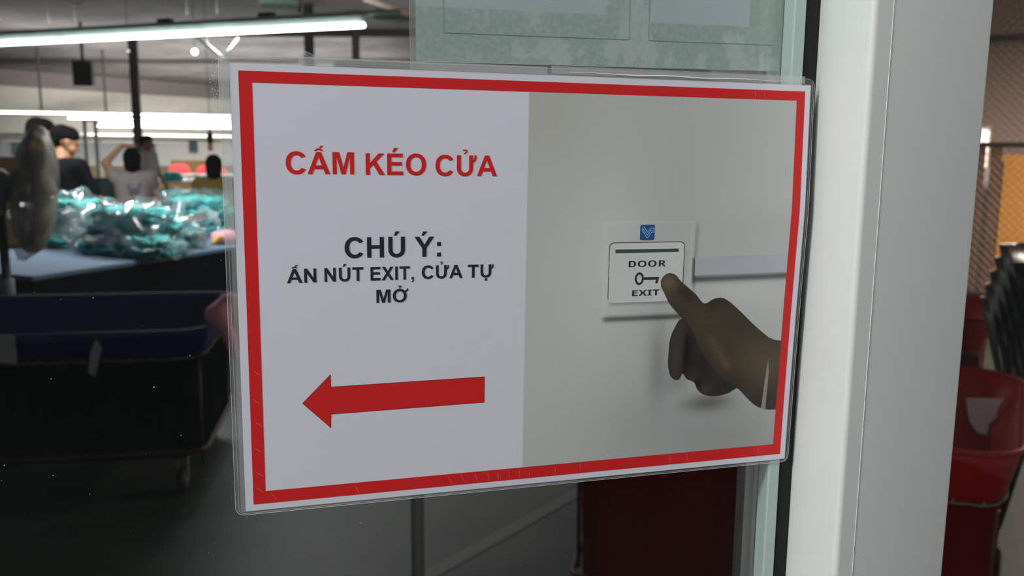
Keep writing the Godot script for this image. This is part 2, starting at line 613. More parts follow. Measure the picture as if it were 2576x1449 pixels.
func glyph(ch: String) -> Array:               # [advance, list of polygons]
	var P := func(a: Array) -> Array:
		var out := []
		for i in range(0, a.size(), 2):
			out.append(Vector2(a[i], a[i + 1]))
		return out
	var base := {"Ấ": "A", "É": "E", "Ử": "U", "Ú": "U", "Ý": "Y", "Ự": "U", "Ở": "O"}
	var acute := func(x: float) -> Array: return P.call([x - 100, 758, x - 20, 758, x + 108, 906, x - 42, 906])
	if base.has(ch):
		var g0 := glyph(base[ch])
		var polys: Array = g0[1].duplicate()
		var mid := {"A": 361.0, "E": 345.0, "U": 361.0, "Y": 333.0, "O": 389.0}
		var x: float = mid[base[ch]]
		if ch in ["É", "Ú", "Ý"]:
			polys.append(acute.call(x))
		elif ch == "Ấ":
			polys.append(P.call([x - 160, 748, x - 88, 748, x, 786, x + 88, 748, x + 160, 748, x + 62, 826, x - 62, 826]))
			polys.append(P.call([x + 0, 838, x + 62, 838, x + 168, 914, x + 56, 914]))
		if ch in ["Ử", "Ở"]:
			var o := arc(x - 4, 856, 92, 62, 165, -60, 12)
			o.append_array([Vector2(x + 12, 752), Vector2(x - 40, 752), Vector2(x - 28, 800)])
			o.append_array(arc(x - 6, 852, 40, 26, -50, 165, 8))
			polys.append(o)
		if ch in ["Ử", "Ự"]:
			polys.append(P.call([646, 470, 700, 492, 742, 540, 764, 600, 766, 716, 690, 716, 688, 640, 672, 586, 646, 560]))
		if ch == "Ở":
			polys.append(P.call([668, 556, 730, 574, 784, 612, 812, 664, 816, 740, 738, 740, 732, 690, 700, 650, 640, 628]))
		if ch == "Ự":
			polys.append(P.call([x - 66, -176, x + 66, -176, x + 66, -52, x - 66, -52]))
		return [g0[0] + (60.0 if ch in ["Ử", "Ự", "Ở"] else 0.0), polys]
	match ch:
		"A": return [722.0, [P.call([0, 0, 153, 0, 212, 163, 256, 284, 353, 549, 432, 716, 279, 716]), P.call([432, 716, 353, 549, 452, 284, 498, 163, 561, 0, 718, 0]), P.call([212, 163, 498, 163, 452, 284, 256, 284])]]
		"C":
			var o := arc(380, 358, 334, 370, 32, 328, 40)
			o.append_array(arc(386, 358, 186, 247, 322, 38, 40))
			return [722.0, [o]]
		"E": return [667.0, [P.call([73, 0, 618, 0, 618, 121, 218, 121, 218, 315, 577, 315, 577, 436, 218, 436, 218, 595, 604, 595, 604, 716, 73, 716])]]
		"H": return [722.0, [P.call([73, 0, 218, 0, 218, 313, 501, 313, 501, 0, 646, 0, 646, 716, 501, 716, 501, 434, 218, 434, 218, 716, 73, 716])]]
		"I": return [278.0, [P.call([68, 0, 213, 0, 213, 716, 68, 716])]]
		"K": return [722.0, [P.call([75, 0, 219, 0, 219, 217, 336, 336, 533, 0, 720, 0, 436, 437, 706, 716, 511, 716, 219, 398, 219, 716, 75, 716])]]
		"M": return [833.0, [P.call([71, 0, 205, 0, 205, 564, 347, 0, 486, 0, 628, 564, 628, 0, 762, 0, 762, 716, 546, 716, 417, 228, 287, 716, 71, 716])]]
		"N": return [722.0, [P.call([74, 0, 208, 0, 208, 467, 497, 0, 642, 0, 642, 716, 508, 716, 508, 238, 215, 716, 74, 716])]]
		"O":
			var o := arc(389, 358, 346, 370, 0, 180, 28)
			o.append_array(arc(389, 358, 197, 246, 180, 0, 28))
			var q := arc(389, 358, 346, 370, 180, 360, 28)
			q.append_array(arc(389, 358, 197, 246, 360, 180, 28))
			return [778.0, [o, q]]
		"T": return [611.0, [P.call([234, 0, 379, 0, 379, 595, 591, 595, 591, 716, 22, 716, 22, 595, 234, 595])]]
		"U":
			var o := [Vector2(72, 716)]
			o.append_array(arc(359.5, 280, 287.5, 292, 180, 360, 24))
			o.append_array([Vector2(647, 716), Vector2(502, 716)])
			o.append_array(arc(359, 282, 143, 170, 360, 180, 24))
			o.append(Vector2(216, 716))
			return [722.0, [o]]
		"X": return [667.0, [P.call([0, 0, 173, 0, 332, 248, 491, 0, 666, 0, 421, 368, 644, 716, 477, 716, 336, 486, 192, 716, 23, 716, 245, 374])]]
		"Y": return [667.0, [P.call([261, 0, 404, 0, 404, 300, 667, 716, 501, 716, 336, 433, 168, 716, -1, 716, 261, 301])]]
		":": return [333.0, [P.call([98, 0, 235, 0, 235, 137, 98, 137]), P.call([98, 382, 235, 382, 235, 519, 98, 519])]]
		",": return [278.0, [P.call([69, 0, 132, 0, 126, -52, 108, -84, 68, -104, 95, -160, 154, -128, 192, -76, 206, -4, 206, 137, 69, 137])]]
	return [278.0, []]

func words(parent: Node, text: String, x0: float, x1: float, base: float, cap: float, m: Material, z := 0.12) -> void:
	var polys := []
	var pen := 0.0
	for ch in text:
		var gl := glyph(ch)
		for p in gl[1]:
			var q := PackedVector2Array()
			for v in p:
				q.append(Vector2(v.x + pen, v.y))
			polys.append(q)
		pen += gl[0]
	var lo := 1e9
	var hi := -1e9
	for q in polys:
		for v in q:
			lo = minf(lo, v.x)
			hi = maxf(hi, v.x)
	var st := g()
	for q in polys:
		var w := PackedVector2Array()
		for v in q:
			w.append(Vector2(x0 + (v.x - lo) / (hi - lo) * (x1 - x0), base + v.y / 716.0 * cap))
		st.poly(w, func(x: float, y: float): return lift(x, y, z))
	part("lettering", st.done(), m, parent)

func type_text(parent: Node, text: String, x0: float, x1: float, base: float, cap: float, m: Material, z: float) -> void:
	var f := SystemFont.new()
	f.font_names = PackedStringArray(["Droid Sans"])
	f.font_weight = 700
	var tm := TextMesh.new()
	tm.font = f
	tm.font_size = 64
	tm.pixel_size = 0.01
	tm.depth = 0.002
	tm.curve_step = 0.5
	tm.text = text
	var ref: TextMesh = tm.duplicate()
	ref.text = "H"
	var rb := ref.get_aabb()
	var bb := tm.get_aabb()
	var sx := (x1 - x0) / bb.size.x
	var sy := cap / rb.size.y
	var o := part("lettering", tm, m, parent)
	o.scale = Vector3(sx, sy, 1.0) * Vector3(0.001, 0.001, 0.02)
	o.position = Vector3(x0 - bb.position.x * sx, base - rb.position.y * sy, z) * 0.001

func build_sign() -> void:
	var s := thing("notice", "laminated white notice with red border, red arrow and a printed hand pressing a button", "sign")
	s.transform = Transform3D(Basis(Vector3(0.99999, -0.004413, -0.000049), Vector3(0.004413, 0.999929, 0.011091), Vector3(0, -0.011091, 0.999938)), Vector3(-0.012557, 1.228561, 0.000843))
	var paper := mat("white printing paper", ink(166, 164, 173), 0.42, 0.0, {"metallic_specular": 0.35})
	var red := mat("red print", ink(160, 29, 30), 0.42, 0.0, {"metallic_specular": 0.35})
	var black := mat("black print", ink(33, 33, 41), 0.45, 0.0, {"metallic_specular": 0.3})
	var film := clear("laminating film", c8(225, 232, 232), 0.13, 0.4, {"backlight_enabled": true, "backlight": Color(0.8, 0.8, 0.8)})
	var seal := clear("sealed film step", c8(225, 230, 230), 0.30, 0.4, {"backlight_enabled": true, "backlight": Color(0.8, 0.8, 0.8)})
	var bright := clear("cut film edge", c8(240, 244, 244), 0.5, 0.35)
	part("paper", strip(0.2, 0.2, 297, 210, 0.0, false, 40, 30), paper, s)
	# red frame: four strips as one printed border
	var st := g().smooth()
	for r in [[3.9, 3.4, 9.65, 206.75], [288.75, 3.4, 293.75, 206.75], [9.65, 201.75, 288.75, 206.75], [9.65, 3.4, 288.75, 9.65]]:
		var rows := []
		var nx := 3 if r[2] - r[0] < 10 else 40
		var ny := 3 if r[3] - r[1] < 10 else 40
		for i in ny + 1:
			var row := []
			for j in nx + 1:
				row.append(lift(lerpf(r[0], r[2], float(j) / nx), lerpf(r[3], r[1], float(i) / ny), 0.08))
			rows.append(row)
		st.grid(rows)
	part("red_border", st.done(), red, s)
	# lettering, word by word
	for w in [["CẤM", 23.2, 54.1, 161.4, 10.15], ["KÉO", 59.4, 88.1, 161.2, 10.0], ["CỬA", 92.6, 123.2, 160.9, 9.9]]:
		words(s, w[0], w[1], w[2], w[3], w[4], red)
	for w in [["CHÚ", 49.1, 77.8, 122.0, 9.8], ["Ý:", 82.4, 95.4, 121.9, 9.7], ["ẤN", 22.3, 35.8, 110.8, 6.6], ["NÚT", 39.5, 57.8, 110.9, 6.6], ["EXIT,", 61.1, 82.1, 110.9, 6.5], ["CỬA", 85.9, 106.3, 111.0, 6.5], ["TỰ", 108.9, 122.1, 110.9, 6.5], ["MỞ", 63.8, 79.3, 99.9, 6.4]]:
		words(s, w[0], w[1], w[2], w[3], w[4], black)
	var arrow := [Vector2(28.2, 52.2), Vector2(41.2, 65.3), Vector2(41.3, 59.3), Vector2(117.8, 59.7), Vector2(117.8, 46.5), Vector2(41.2, 45.9), Vector2(41.0, 39.2)]
	var line := [Vector2(27.85, 52.2), Vector2(41.45, 65.8), Vector2(41.55, 59.55), Vector2(118.05, 59.95), Vector2(118.05, 46.3), Vector2(41.42, 45.7), Vector2(41.2, 38.7)]
	part("arrow_outline", flat(PackedVector2Array(line), 0.06), mat("dark outline print", ink(70, 30, 32), 0.45), s)
	part("arrow", flat(PackedVector2Array(arrow), 0.1), red, s)
	# printed photograph
	var x0 := 138.9
	var y0 := 9.65
	var pw := 149.85
	var ph := 192.1
	var pic := soft(150, 192, func(u: float, v: float) -> Color:
		var x := x0 + u * pw
		var y := y0 + (1.0 - v) * ph
		var c := Vector3(141, 142, 140)
		c += Vector3(8, 8, 7) * blob(x, y, 150, 90, 40, 90)
		c += Vector3(-4, -5, -9) * blob(x, y, 142, 195, 30, 30)
		c += Vector3(12, 13, 12) * blob(x, y, 185, 115, 22, 50)
		c += Vector3(10, 11, 10) * blob(x, y, 262, 100, 30, 14)
		c += Vector3(-20, -20, -20) * blob(x, y, 270, 12, 45, 30)
		c += Vector3(-10, -8, -8) * blob(x, y, 215, 25, 40, 25)
		c += Vector3(-45, -47, -47) * blob(x, y, 246, 37, 14, 5)          # shade the printed hand throws on the printed wall
		c += Vector3(-26, -27, -26) * blob(x, y, 214, 62, 6, 22)
		c += Vector3(-20, -20, -20) * blob(x, y, 226, 50, 8, 6)
		# switch plate: its raised edge and the shade under it
		if x > 178 and x < 238:
			c += Vector3(4, 4, 4) * exp(-pow((x - 181.5) / 1.4, 2)) * smoothstep(84.0, 92.0, y) * smoothstep(142.0, 134.0, y)
			c += Vector3(-24, -24, -24) * exp(-pow((x - 233.8 + (137 - y) * 0.012) / 1.0, 2)) * smoothstep(92.0, 106.0, y) * smoothstep(139.0, 134.0, y)
			c += Vector3(5, 5, 5) * exp(-pow((x - 231.0) / 1.6, 2)) * smoothstep(92.0, 106.0, y) * smoothstep(139.0, 134.0, y)
			c += Vector3(4, 4, 4) * exp(-pow((y - 137.6) / 0.9, 2)) * smoothstep(180.0, 184.0, x) * smoothstep(236.0, 231.0, x)
		if x > 179 and x < 230:
			c += Vector3(-72, -72, -70) * exp(-pow((y - 86.6) / 1.5, 2)) * smoothstep(179.0, 184.0, x)
			c += Vector3(-30, -30, -30) * exp(-pow((y - 94.9) / 1.1, 2)) * smoothstep(183.0, 187.0, x) * smoothstep(226.0, 219.0, x)
		# cable trunk and the shade under it
		if x > 231.0:
			var t := (x - 233.2) / 56.0
			c += Vector3(-74, -74, -70) * exp(-pow((y - 106.6 - t * 0.8) / 1.9, 2)) * smoothstep(232.5, 235.0, x)
			c += Vector3(-70, -70, -68) * exp(-pow((x - 232.9) / 0.8, 2)) * smoothstep(102.0, 107.0, y) * smoothstep(119.5, 117.0, y)
		return ink(c.x, c.y, c.z))
	var pm := mat("printed photograph", Color.WHITE, 0.42, 0.0, {"albedo_texture": pic, "metallic_specular": 0.35, "texture_repeat": false})
	var p := part("printed_photo", strip(x0, y0, x0 + pw, y0 + ph, 0.05, true, 30, 30), pm, s)
	p.set_meta("label", "printed photo of a finger pressing a door exit button")
	part("printed_trunking", flat(PackedVector2Array([Vector2(233.3, 118.6), Vector2(262, 119.0), Vector2(275, 119.2), Vector2(282, 119.4), Vector2(288.75, 119.5), Vector2(288.75, 109.5), Vector2(282, 109.4), Vector2(275, 109.2), Vector2(262, 109.1), Vector2(233.4, 108.7)]), 0.09), mat("printed trunking", ink(137, 137, 143), 0.42), p)
	part("button_outline", flat(rounded(183.75, 95.75, 226.95, 127.2, 2.6), 0.09), mat("printed dark outline", ink(58, 58, 58), 0.45), p)
	part("printed_button", flat(rounded(184.15, 95.3, 226.5, 126.75, 2.4), 0.11), mat("printed button", ink(160, 162, 160), 0.42), p)
	part("green_bar", flat(PackedVector2Array([Vector2(187.2, 123.5), Vector2(223.4, 123.4), Vector2(223.4, 121.6), Vector2(187.3, 121.55)]), 0.13), mat("dark green print", ink(46, 62, 58), 0.45), p)
	var dk := mat("dark violet print", ink(42, 36, 46), 0.45)
	type_text(p, "DOOR", 194.9, 216.3, 114.05, 3.3, dk, 0.14)
	type_text(p, "EXIT", 197.5, 213.3, 98.7, 3.1, dk, 0.14)
	var key := g()
	var ro := [[], []]
	for k in 25:
		var a := TAU * k / 24
		ro[0].append(lift(201.3 + cos(a) * 2.6, 107.85 + sin(a) * 3.4, 0.14))
		ro[1].append(lift(201.3 + cos(a) * 1.45, 107.85 + sin(a) * 2.2, 0.14))
	key.grid(ro)
	var up := func(x: float, y: float): return lift(x, y, 0.14)
	key.poly(PackedVector2Array([Vector2(203.7, 107.1), Vector2(203.7, 108.55), Vector2(212.4, 108.6), Vector2(212.7, 108.0), Vector2(212.0, 105.1), Vector2(210.5, 105.15), Vector2(210.9, 107.05)]), up)
	part("printed_key", key.done(), dk, p)
	part("printed_logo", flat(rounded(200.75, 128.15, 209.0, 136.2, 0.9), 0.12), mat("blue print", ink(32, 62, 108), 0.45), p)
	var lm := g()
	for path in [[Vector2(202.2, 135.1), Vector2(203.0, 135.0), Vector2(205.0, 132.2), Vector2(206.4, 134.2), Vector2(208.9, 134.35)], [Vector2(201.6, 133.7), Vector2(202.0, 134.4), Vector2(204.9, 130.7), Vector2(206.8, 133.3), Vector2(208.9, 133.3)], [Vector2(201.6, 133.7), Vector2(204.9, 129.2), Vector2(207.4, 132.4), Vector2(208.9, 132.35)]]:
		for i in path.size() - 1:
			var n: Vector2 = (path[i + 1] - path[i]).normalized().orthogonal() * 0.13
			var e: Vector2 = (path[i + 1] - path[i]).normalized() * 0.08
			lm.poly(PackedVector2Array([path[i] + n - e, path[i + 1] + n + e, path[i + 1] - n + e, path[i] - n - e]), up)
	part("logo_lines", lm.done(), mat("pale blue print", ink(122, 170, 192), 0.45), p)
	# the printed hand: folded fingers first, then thumb, back of hand and wrist over them
	var fbox := Rect2(218, 38, 50, 52)
	var fingers := spline([Vector2(227.5, 85.5), Vector2(222.9, 80.0), Vector2(220.6, 73.5), Vector2(220.1, 63.0), Vector2(220.5, 58.4), Vector2(222.2, 53.6), Vector2(225.2, 51.5), Vector2(227.6, 52.2), Vector2(229.2, 54.9), Vector2(231.9, 51.7), Vector2(236.4, 49.5), Vector2(238.6, 45.3), Vector2(242.5, 42.3), Vector2(248.4, 40.9), Vector2(255.2, 41.4), Vector2(260.4, 43.4), Vector2(263.5, 48.0), Vector2(252, 66), Vector2(240, 82)])
	var ft := soft(60, 62, func(u: float, v: float) -> Color:
		var x := fbox.position.x + u * fbox.size.x
		var y := fbox.position.y + (1.0 - v) * fbox.size.y
		var c := Vector3(58, 50, 44)
		c += Vector3(20, 15, 12) * blob(x, y, 224.5, 66, 4.5, 18)
		c += Vector3(-24, -21, -19) * blob(x, y, 231.5, 66, 3.2, 14)
		c += Vector3(-16, -14, -12) * blob(x, y, 240, 58, 6, 9)
		c += Vector3(18, 12, 11) * blob(x, y, 235.8, 53.5, 3.4, 3.2)
		c += Vector3(16, 10, 8) * blob(x, y, 243.5, 45.5, 4, 3)
		c += Vector3(-18, -15, -14) * blob(x, y, 238.5, 48.5, 2.2, 2.2)
		c += Vector3(-12, -10, -10) * blob(x, y, 256, 46, 6, 5)
		c += Vector3(8, 7, 5) * blob(x, y, 227, 81, 4, 4)
		c += Vector3(-14, -12, -11) * exp(-pow(seg_dist(x, y, Vector2(229.4, 55), Vector2(230.6, 76)) / 1.0, 2))
		c = Vector3(c.x, lerpf(c.y, c.x, 0.1), lerpf(c.z, c.x, 0.18)) * 0.70
		return ink(c.x, c.y, c.z))
	part("printed_fingers", flat(fingers, 0.15, fbox), mat("printed folded fingers", Color.WHITE, 0.45, 0, {"albedo_texture": ft, "texture_repeat": false}), p)
	var hbox := Rect2(212, 28, 78, 84)
	var hand := spline([Vector2(213.7, 106.3), Vector2(215.4, 109.0), Vector2(218.7, 110.4), Vector2(222.6, 109.0), Vector2(225.8, 105.6), Vector2(234.3, 98.8), Vector2(239.9, 93.3), Vector2(245.2, 95.5), Vector2(250.1, 96.1), Vector2(255.0, 93.8), Vector2(262.4, 87.8), Vector2(271.5, 79.8), Vector2(280.6, 72.8)], 5, false)
	hand.append_array(PackedVector2Array([Vector2(284.5, 71.2), Vector2(288.75, 70.4), Vector2(288.75, 50), Vector2(288.75, 30.5)]))
	hand.append_array(spline([Vector2(284.0, 30.6), Vector2(277.0, 32.7), Vector2(271.0, 37.3), Vector2(266.0, 42.2), Vector2(261.5, 45.8), Vector2(252.5, 52.0), Vector2(244.5, 60.5), Vector2(238.0, 70.0), Vector2(233.2, 79.5), Vector2(228.6, 84.4), Vector2(224.2, 88.6), Vector2(219.1, 94.3), Vector2(216.0, 99.8), Vector2(214.0, 103.2)], 5, false))
	var ht := soft(78, 84, func(u: float, v: float) -> Color:
		var x := hbox.position.x + u * hbox.size.x
		var y := hbox.position.y + (1.0 - v) * hbox.size.y
		var c := Vector3(69, 61, 46)
		c += Vector3(44, 26, 20) * blob(x, y, 217.5, 106.5, 4.2, 3.6)          # thumb tip
		c += Vector3(22, 18, 14) * blob(x, y, 219, 103, 7, 6)
		c += Vector3(6, 3, 3) * blob(x, y, 224, 97, 8, 7)
		c += Vector3(-18, -16, -12) * blob(x, y, 226.5, 100.5, 4.0, 2.6)       # nail side and knuckle
		c += Vector3(-12, -11, -8) * blob(x, y, 230.5, 97.0, 3.0, 2.2)
		c += Vector3(10, 8, 2) * blob(x, y, 240, 88, 9, 7)
		c += Vector3(8, 7, 2) * blob(x, y, 250, 80, 16, 12)
		c += Vector3(-12, -11, -8) * blob(x, y, 246, 92.5, 7, 3)
		c += Vector3(-6, -5, -2) * blob(x, y, 262, 82, 10, 5)
		c += Vector3(26, 16, 6) * exp(-pow(seg_dist(x, y, Vector2(245, 73), Vector2(256, 58)) / 2.6, 2))
		c += Vector3(18, 14, 2) * blob(x, y, 272, 60, 14, 14)
		c += Vector3(12, 9, 0) * blob(x, y, 284, 56, 8, 10)
		c += Vector3(-22, -19, -14) * blob(x, y, 280, 34, 12, 8)
		c += Vector3(-14, -12, -9) * blob(x, y, 262, 48, 9, 5)
		c += Vector3(-8, -7, -5) * blob(x, y, 243.5, 86, 2.5, 1.2)
		c += Vector3(-8, -8, -6) * exp(-pow(seg_dist(x, y, Vector2(241, 88.5), Vector2(246, 90)) / 0.8, 2))
		c = Vector3(c.x, lerpf(c.y, c.x, 0.1), lerpf(c.z, c.x, 0.18)) * 0.70
		return ink(c.x, c.y, c.z))
	part("printed_hand", flat(hand, 0.17, hbox), mat("printed hand", Color.WHITE, 0.45, 0, {"albedo_texture": ht, "texture_repeat": false}), p)
	# laminating film standing out round the paper, with its sealed steps
	var op := rounded(-4.4, -1.6, 299.4, 213.3, 4.0, 6)
	var ip := rounded(-1.9, 0.0, 297.6, 210.6, 0.8, 6)
	var ep := rounded(0.2, 0.2, 297.0, 210.0, 0.05, 6)
	part("film_margin", ring(op, ip, -0.25, -0.1), film, s)
	part("film_step", ring(ip, ep, -0.1, 0.02), seal, s)
	for q in [[op, 0.11], [rounded(-2.9, -0.9, 298.4, 211.8, 2.4, 6), 0.06]]:
		var path := []
		var pts: PackedVector2Array = q[0]
		for i in pts.size() + 1:
			var a := pts[i % pts.size()]
			var b := pts[(i + 1) % pts.size()]
			var n := maxi(1, int(a.distance_to(b) / 10.0))
			for k in n:
				var o := a.lerp(b, float(k) / n)
				path.append(lift(o.x, o.y, -0.15))
		part("film_edge", g().smooth().tube(path, q[1] * 0.001, 5, false).done(), bright, s)
	# painted glint: a bright tube along the right part of the top edge
	var glint := []
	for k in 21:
		glint.append(lift(160.0 + 6.0 * k, 211.6 + 0.25 * sin(k * 0.9), 0.3))
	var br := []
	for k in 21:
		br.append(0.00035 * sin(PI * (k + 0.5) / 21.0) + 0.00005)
	part("film_glint", g().smooth().tube(glint, br, 6).done(), clear("shining film bead", c8(246, 250, 250), 0.75, 0.2, {"albedo_texture": null}), s)
	# creases in the film over the border
	var rng := RandomNumberGenerator.new()
	rng.seed = 4
	var cr := clear("film crease", c8(240, 212, 212), 0.34, 0.4)
	var lines := []
	for q in [[70.0, -0.62], [56.0, -0.6], [45.0, -0.62], [32.0, -0.58], [20.0, -0.62], [12.0, -0.62]]:
		lines.append([Vector2(4.4 + rng.randf() * 1.5, q[0]), Vector2(9.2, q[0] - 3.2)])
	for q in [[12.0, 3.2, 5.6], [52.0, 2.2, 5.5], [99.0, 2.6, 5.5], [106.0, 2.4, 5.6], [113.0, 2.4, 5.6], [120.0, 1.2, 5.6], [125.5, 0.6, 5.6], [131.5, 0.5, 5.6], [137.5, -0.2, 5.6], [143.0, -0.4, 5.6], [157.0, 0.3, 5.6], [171.0, 0.5, 5.6], [224.0, 0.1, 5.2], [234.0, 0.8, 5.0], [279.0, 0.5, 5.2]]:
		lines.append([Vector2(q[0], 9.3), Vector2(q[0] + q[1], 9.3 - q[2])])
	lines.append([Vector2(263.5, 206.4), Vector2(263.5, 202.2)])
	lines.append([Vector2(269.0, 206.4), Vector2(269.2, 202.2)])
	var cg := g()
	for l in lines:
		var n: Vector2 = (l[1] - l[0]).normalized().orthogonal() * 0.16
		var up2 := func(x: float, y: float): return lift(x, y, 0.2)
		cg.poly(PackedVector2Array([l[0], l[0].lerp(l[1], 0.4) + n, l[1], l[0].lerp(l[1], 0.6) - n]), up2)
	# blistered film over the printed wrist
	for q in [[281.5, 60.5, 281.2, 30.8, 1.0]]:
		var up2 := func(x: float, y: float): return lift(x, y, 0.22)
		cg.poly(PackedVector2Array([Vector2(q[0], q[1]), Vector2(q[0] + 0.9, q[1] - 8), Vector2(q[2] + 0.8, q[3]), Vector2(q[2] - 2.2, q[3]), Vector2(q[0] - 1.2, q[1] - 12)]), up2)
	part("film_creases", cg.done(), cr, s).set_meta("kind", "stuff")
	# clear tape along the upper edge and the upper left edge
	var tape := clear("clear tape", c8(232, 240, 238), 0.36, 0.35, {"backlight_enabled": true, "backlight": Color(0.8, 0.8, 0.8)})
	for q in [[30.0, 210.3, 148.0, 213.9, "long piece of clear tape along the top edge of the notice"], [-4.2, 128.0, -0.3, 212.8, "piece of clear tape down the upper left edge of the notice"], [150.0, 210.8, 293.0, 214.6, "clear tape joining the notice to the sheet above it"]]:
		var t := solo("clear_tape", strip(q[0], q[1], q[2], q[3], 0.3, false, 20, 8), tape, q[4], "tape")
		t.transform = s.transform

# ---------------------------------------------------------------- sheet above, stuck to the far side of the glass
func build_poster() -> void:
	var rng := RandomNumberGenerator.new()
	rng.seed = 21
	var n1 := FastNoiseLite.new()
	n1.seed = 31
	n1.frequency = 0.035
	n1.fractal_octaves = 4
	var n2 := FastNoiseLite.new()
	n2.seed = 32
	n2.frequency = 0.25
	# back of a damp pasted sheet: paler where it touches the glass
	var tex := soft(300, 170, func(u: float, v: float) -> Color:
		var x := u * 210.0
		var y := (1.0 - v) * 120.0
		var t := smoothstep(0.05, 0.4, n1.get_noise_2d(x, y * 0.6)) * smoothstep(10.0, 60.0, x)
		for q in [[53, 6, 5, 5], [66, 7, 6, 4], [79, 6, 4, 6], [90, 6, 3, 3], [107, 8, 6, 8], [117, 7, 4, 7], [127, 8, 8, 10], [127, 20, 4, 14], [120, 32, 6, 14], [60, 4, 9, 2]]:
			t = maxf(t, smoothstep(0.3, 0.75, blob(x + 3.0 * n1.get_noise_2d(x * 3.0, y * 3.0), y + 4.0 * n1.get_noise_2d(x * 3.0 + 90.0, y * 3.0), q[0], q[1], q[2], q[3])))
		var c := Vector3(122, 138, 131).lerp(Vector3(143, 152, 150), clampf(t * 0.8 + 0.25 + n2.get_noise_2d(x, y) * 0.7 - smoothstep(120, 200, x) * 0.2, 0.0, 1.0))
		if (x < 103 and y > 25) or (x > 129 and x < 190 and y > 22):
			c = c.lerp(Vector3(143, 152, 156), 0.85 * smoothstep(22.0, 22.5, y))
		return ink(c.x, c.y, c.z))
	var s := thing("pasted_sheet", "greenish back of a pasted paper sheet on the glass above the notice", "poster", Vector3(0.0746, 1.444, -0.0115))
	s.rotation.z = deg_to_rad(0.5)
	part("paper", g().grid([[Vector3(0, 0.12, 0), Vector3(0.200, 0.12, 0)], [Vector3(0, 0.0, 0), Vector3(0.200, 0.0, 0)]], false, true).done(), mat("damp paper", Color.WHITE, 0.5, 0, {"albedo_texture": tex, "texture_repeat": false}), s)
	part("backing", g().box(Vector3(0.100, 0.06, -0.0007), Vector3(0.200, 0.12, 0.0006)).done(), mat("paper face", c8(215, 218, 216), 0.8), s)
	for q in [[0.0135, 0.0136, 0.111, 0.0136], [0.122, 0.0136, 0.196, 0.0136], [0.0135, 0.0136, 0.0135, 0.05], [0.111, 0.0136, 0.111, 0.05], [0.122, 0.0136, 0.122, 0.05]]:
		part("ruled_line", g().box(Vector3((q[0] + q[2]) / 2, (q[1] + q[3]) / 2, 0.0001), Vector3(maxf(q[2] - q[0], 0.0004), maxf(q[3] - q[1], 0.0004), 0.0001)).done(), mat("ruled line print", ink(112, 130, 124), 0.5), s)
	var film := clear("sheet film margin", c8(225, 230, 230), 0.32, 0.4, {"backlight_enabled": true, "backlight": Color(0.8, 0.8, 0.8)})
	part("film_margin", g().grid([[Vector3(-0.003, 0.12, 0), Vector3(-0.003, -0.012, 0), Vector3(0.2035, -0.012, 0), Vector3(0.2035, 0.12, 0)], [Vector3(0, 0.12, 0), Vector3(0, 0, 0), Vector3(0.200, 0, 0), Vector3(0.200, 0.12, 0)]]).done(), film, s)
	part("film_edge", g().smooth().tube([Vector3(-0.003, 0.12, 0), Vector3(-0.003, -0.012, 0), Vector3(0.2035, -0.012, 0)], 0.00014, 5).tube([Vector3(0, -0.0003, 0.0003), Vector3(0.200, -0.0003, 0.0003)], 0.00014, 5).done(), clear("cut film edge", c8(240, 244, 244), 0.5, 0.35), s)

# ---------------------------------------------------------------- laundry trolleys
func rrect(w: float, d: float, r: float, y: float, seg := 5) -> Array:
	var row := []
	for q in rounded(-w / 2, -d / 2, w / 2, d / 2, r, seg):
		row.append(Vector3(q.x, y, q.y))
	return row

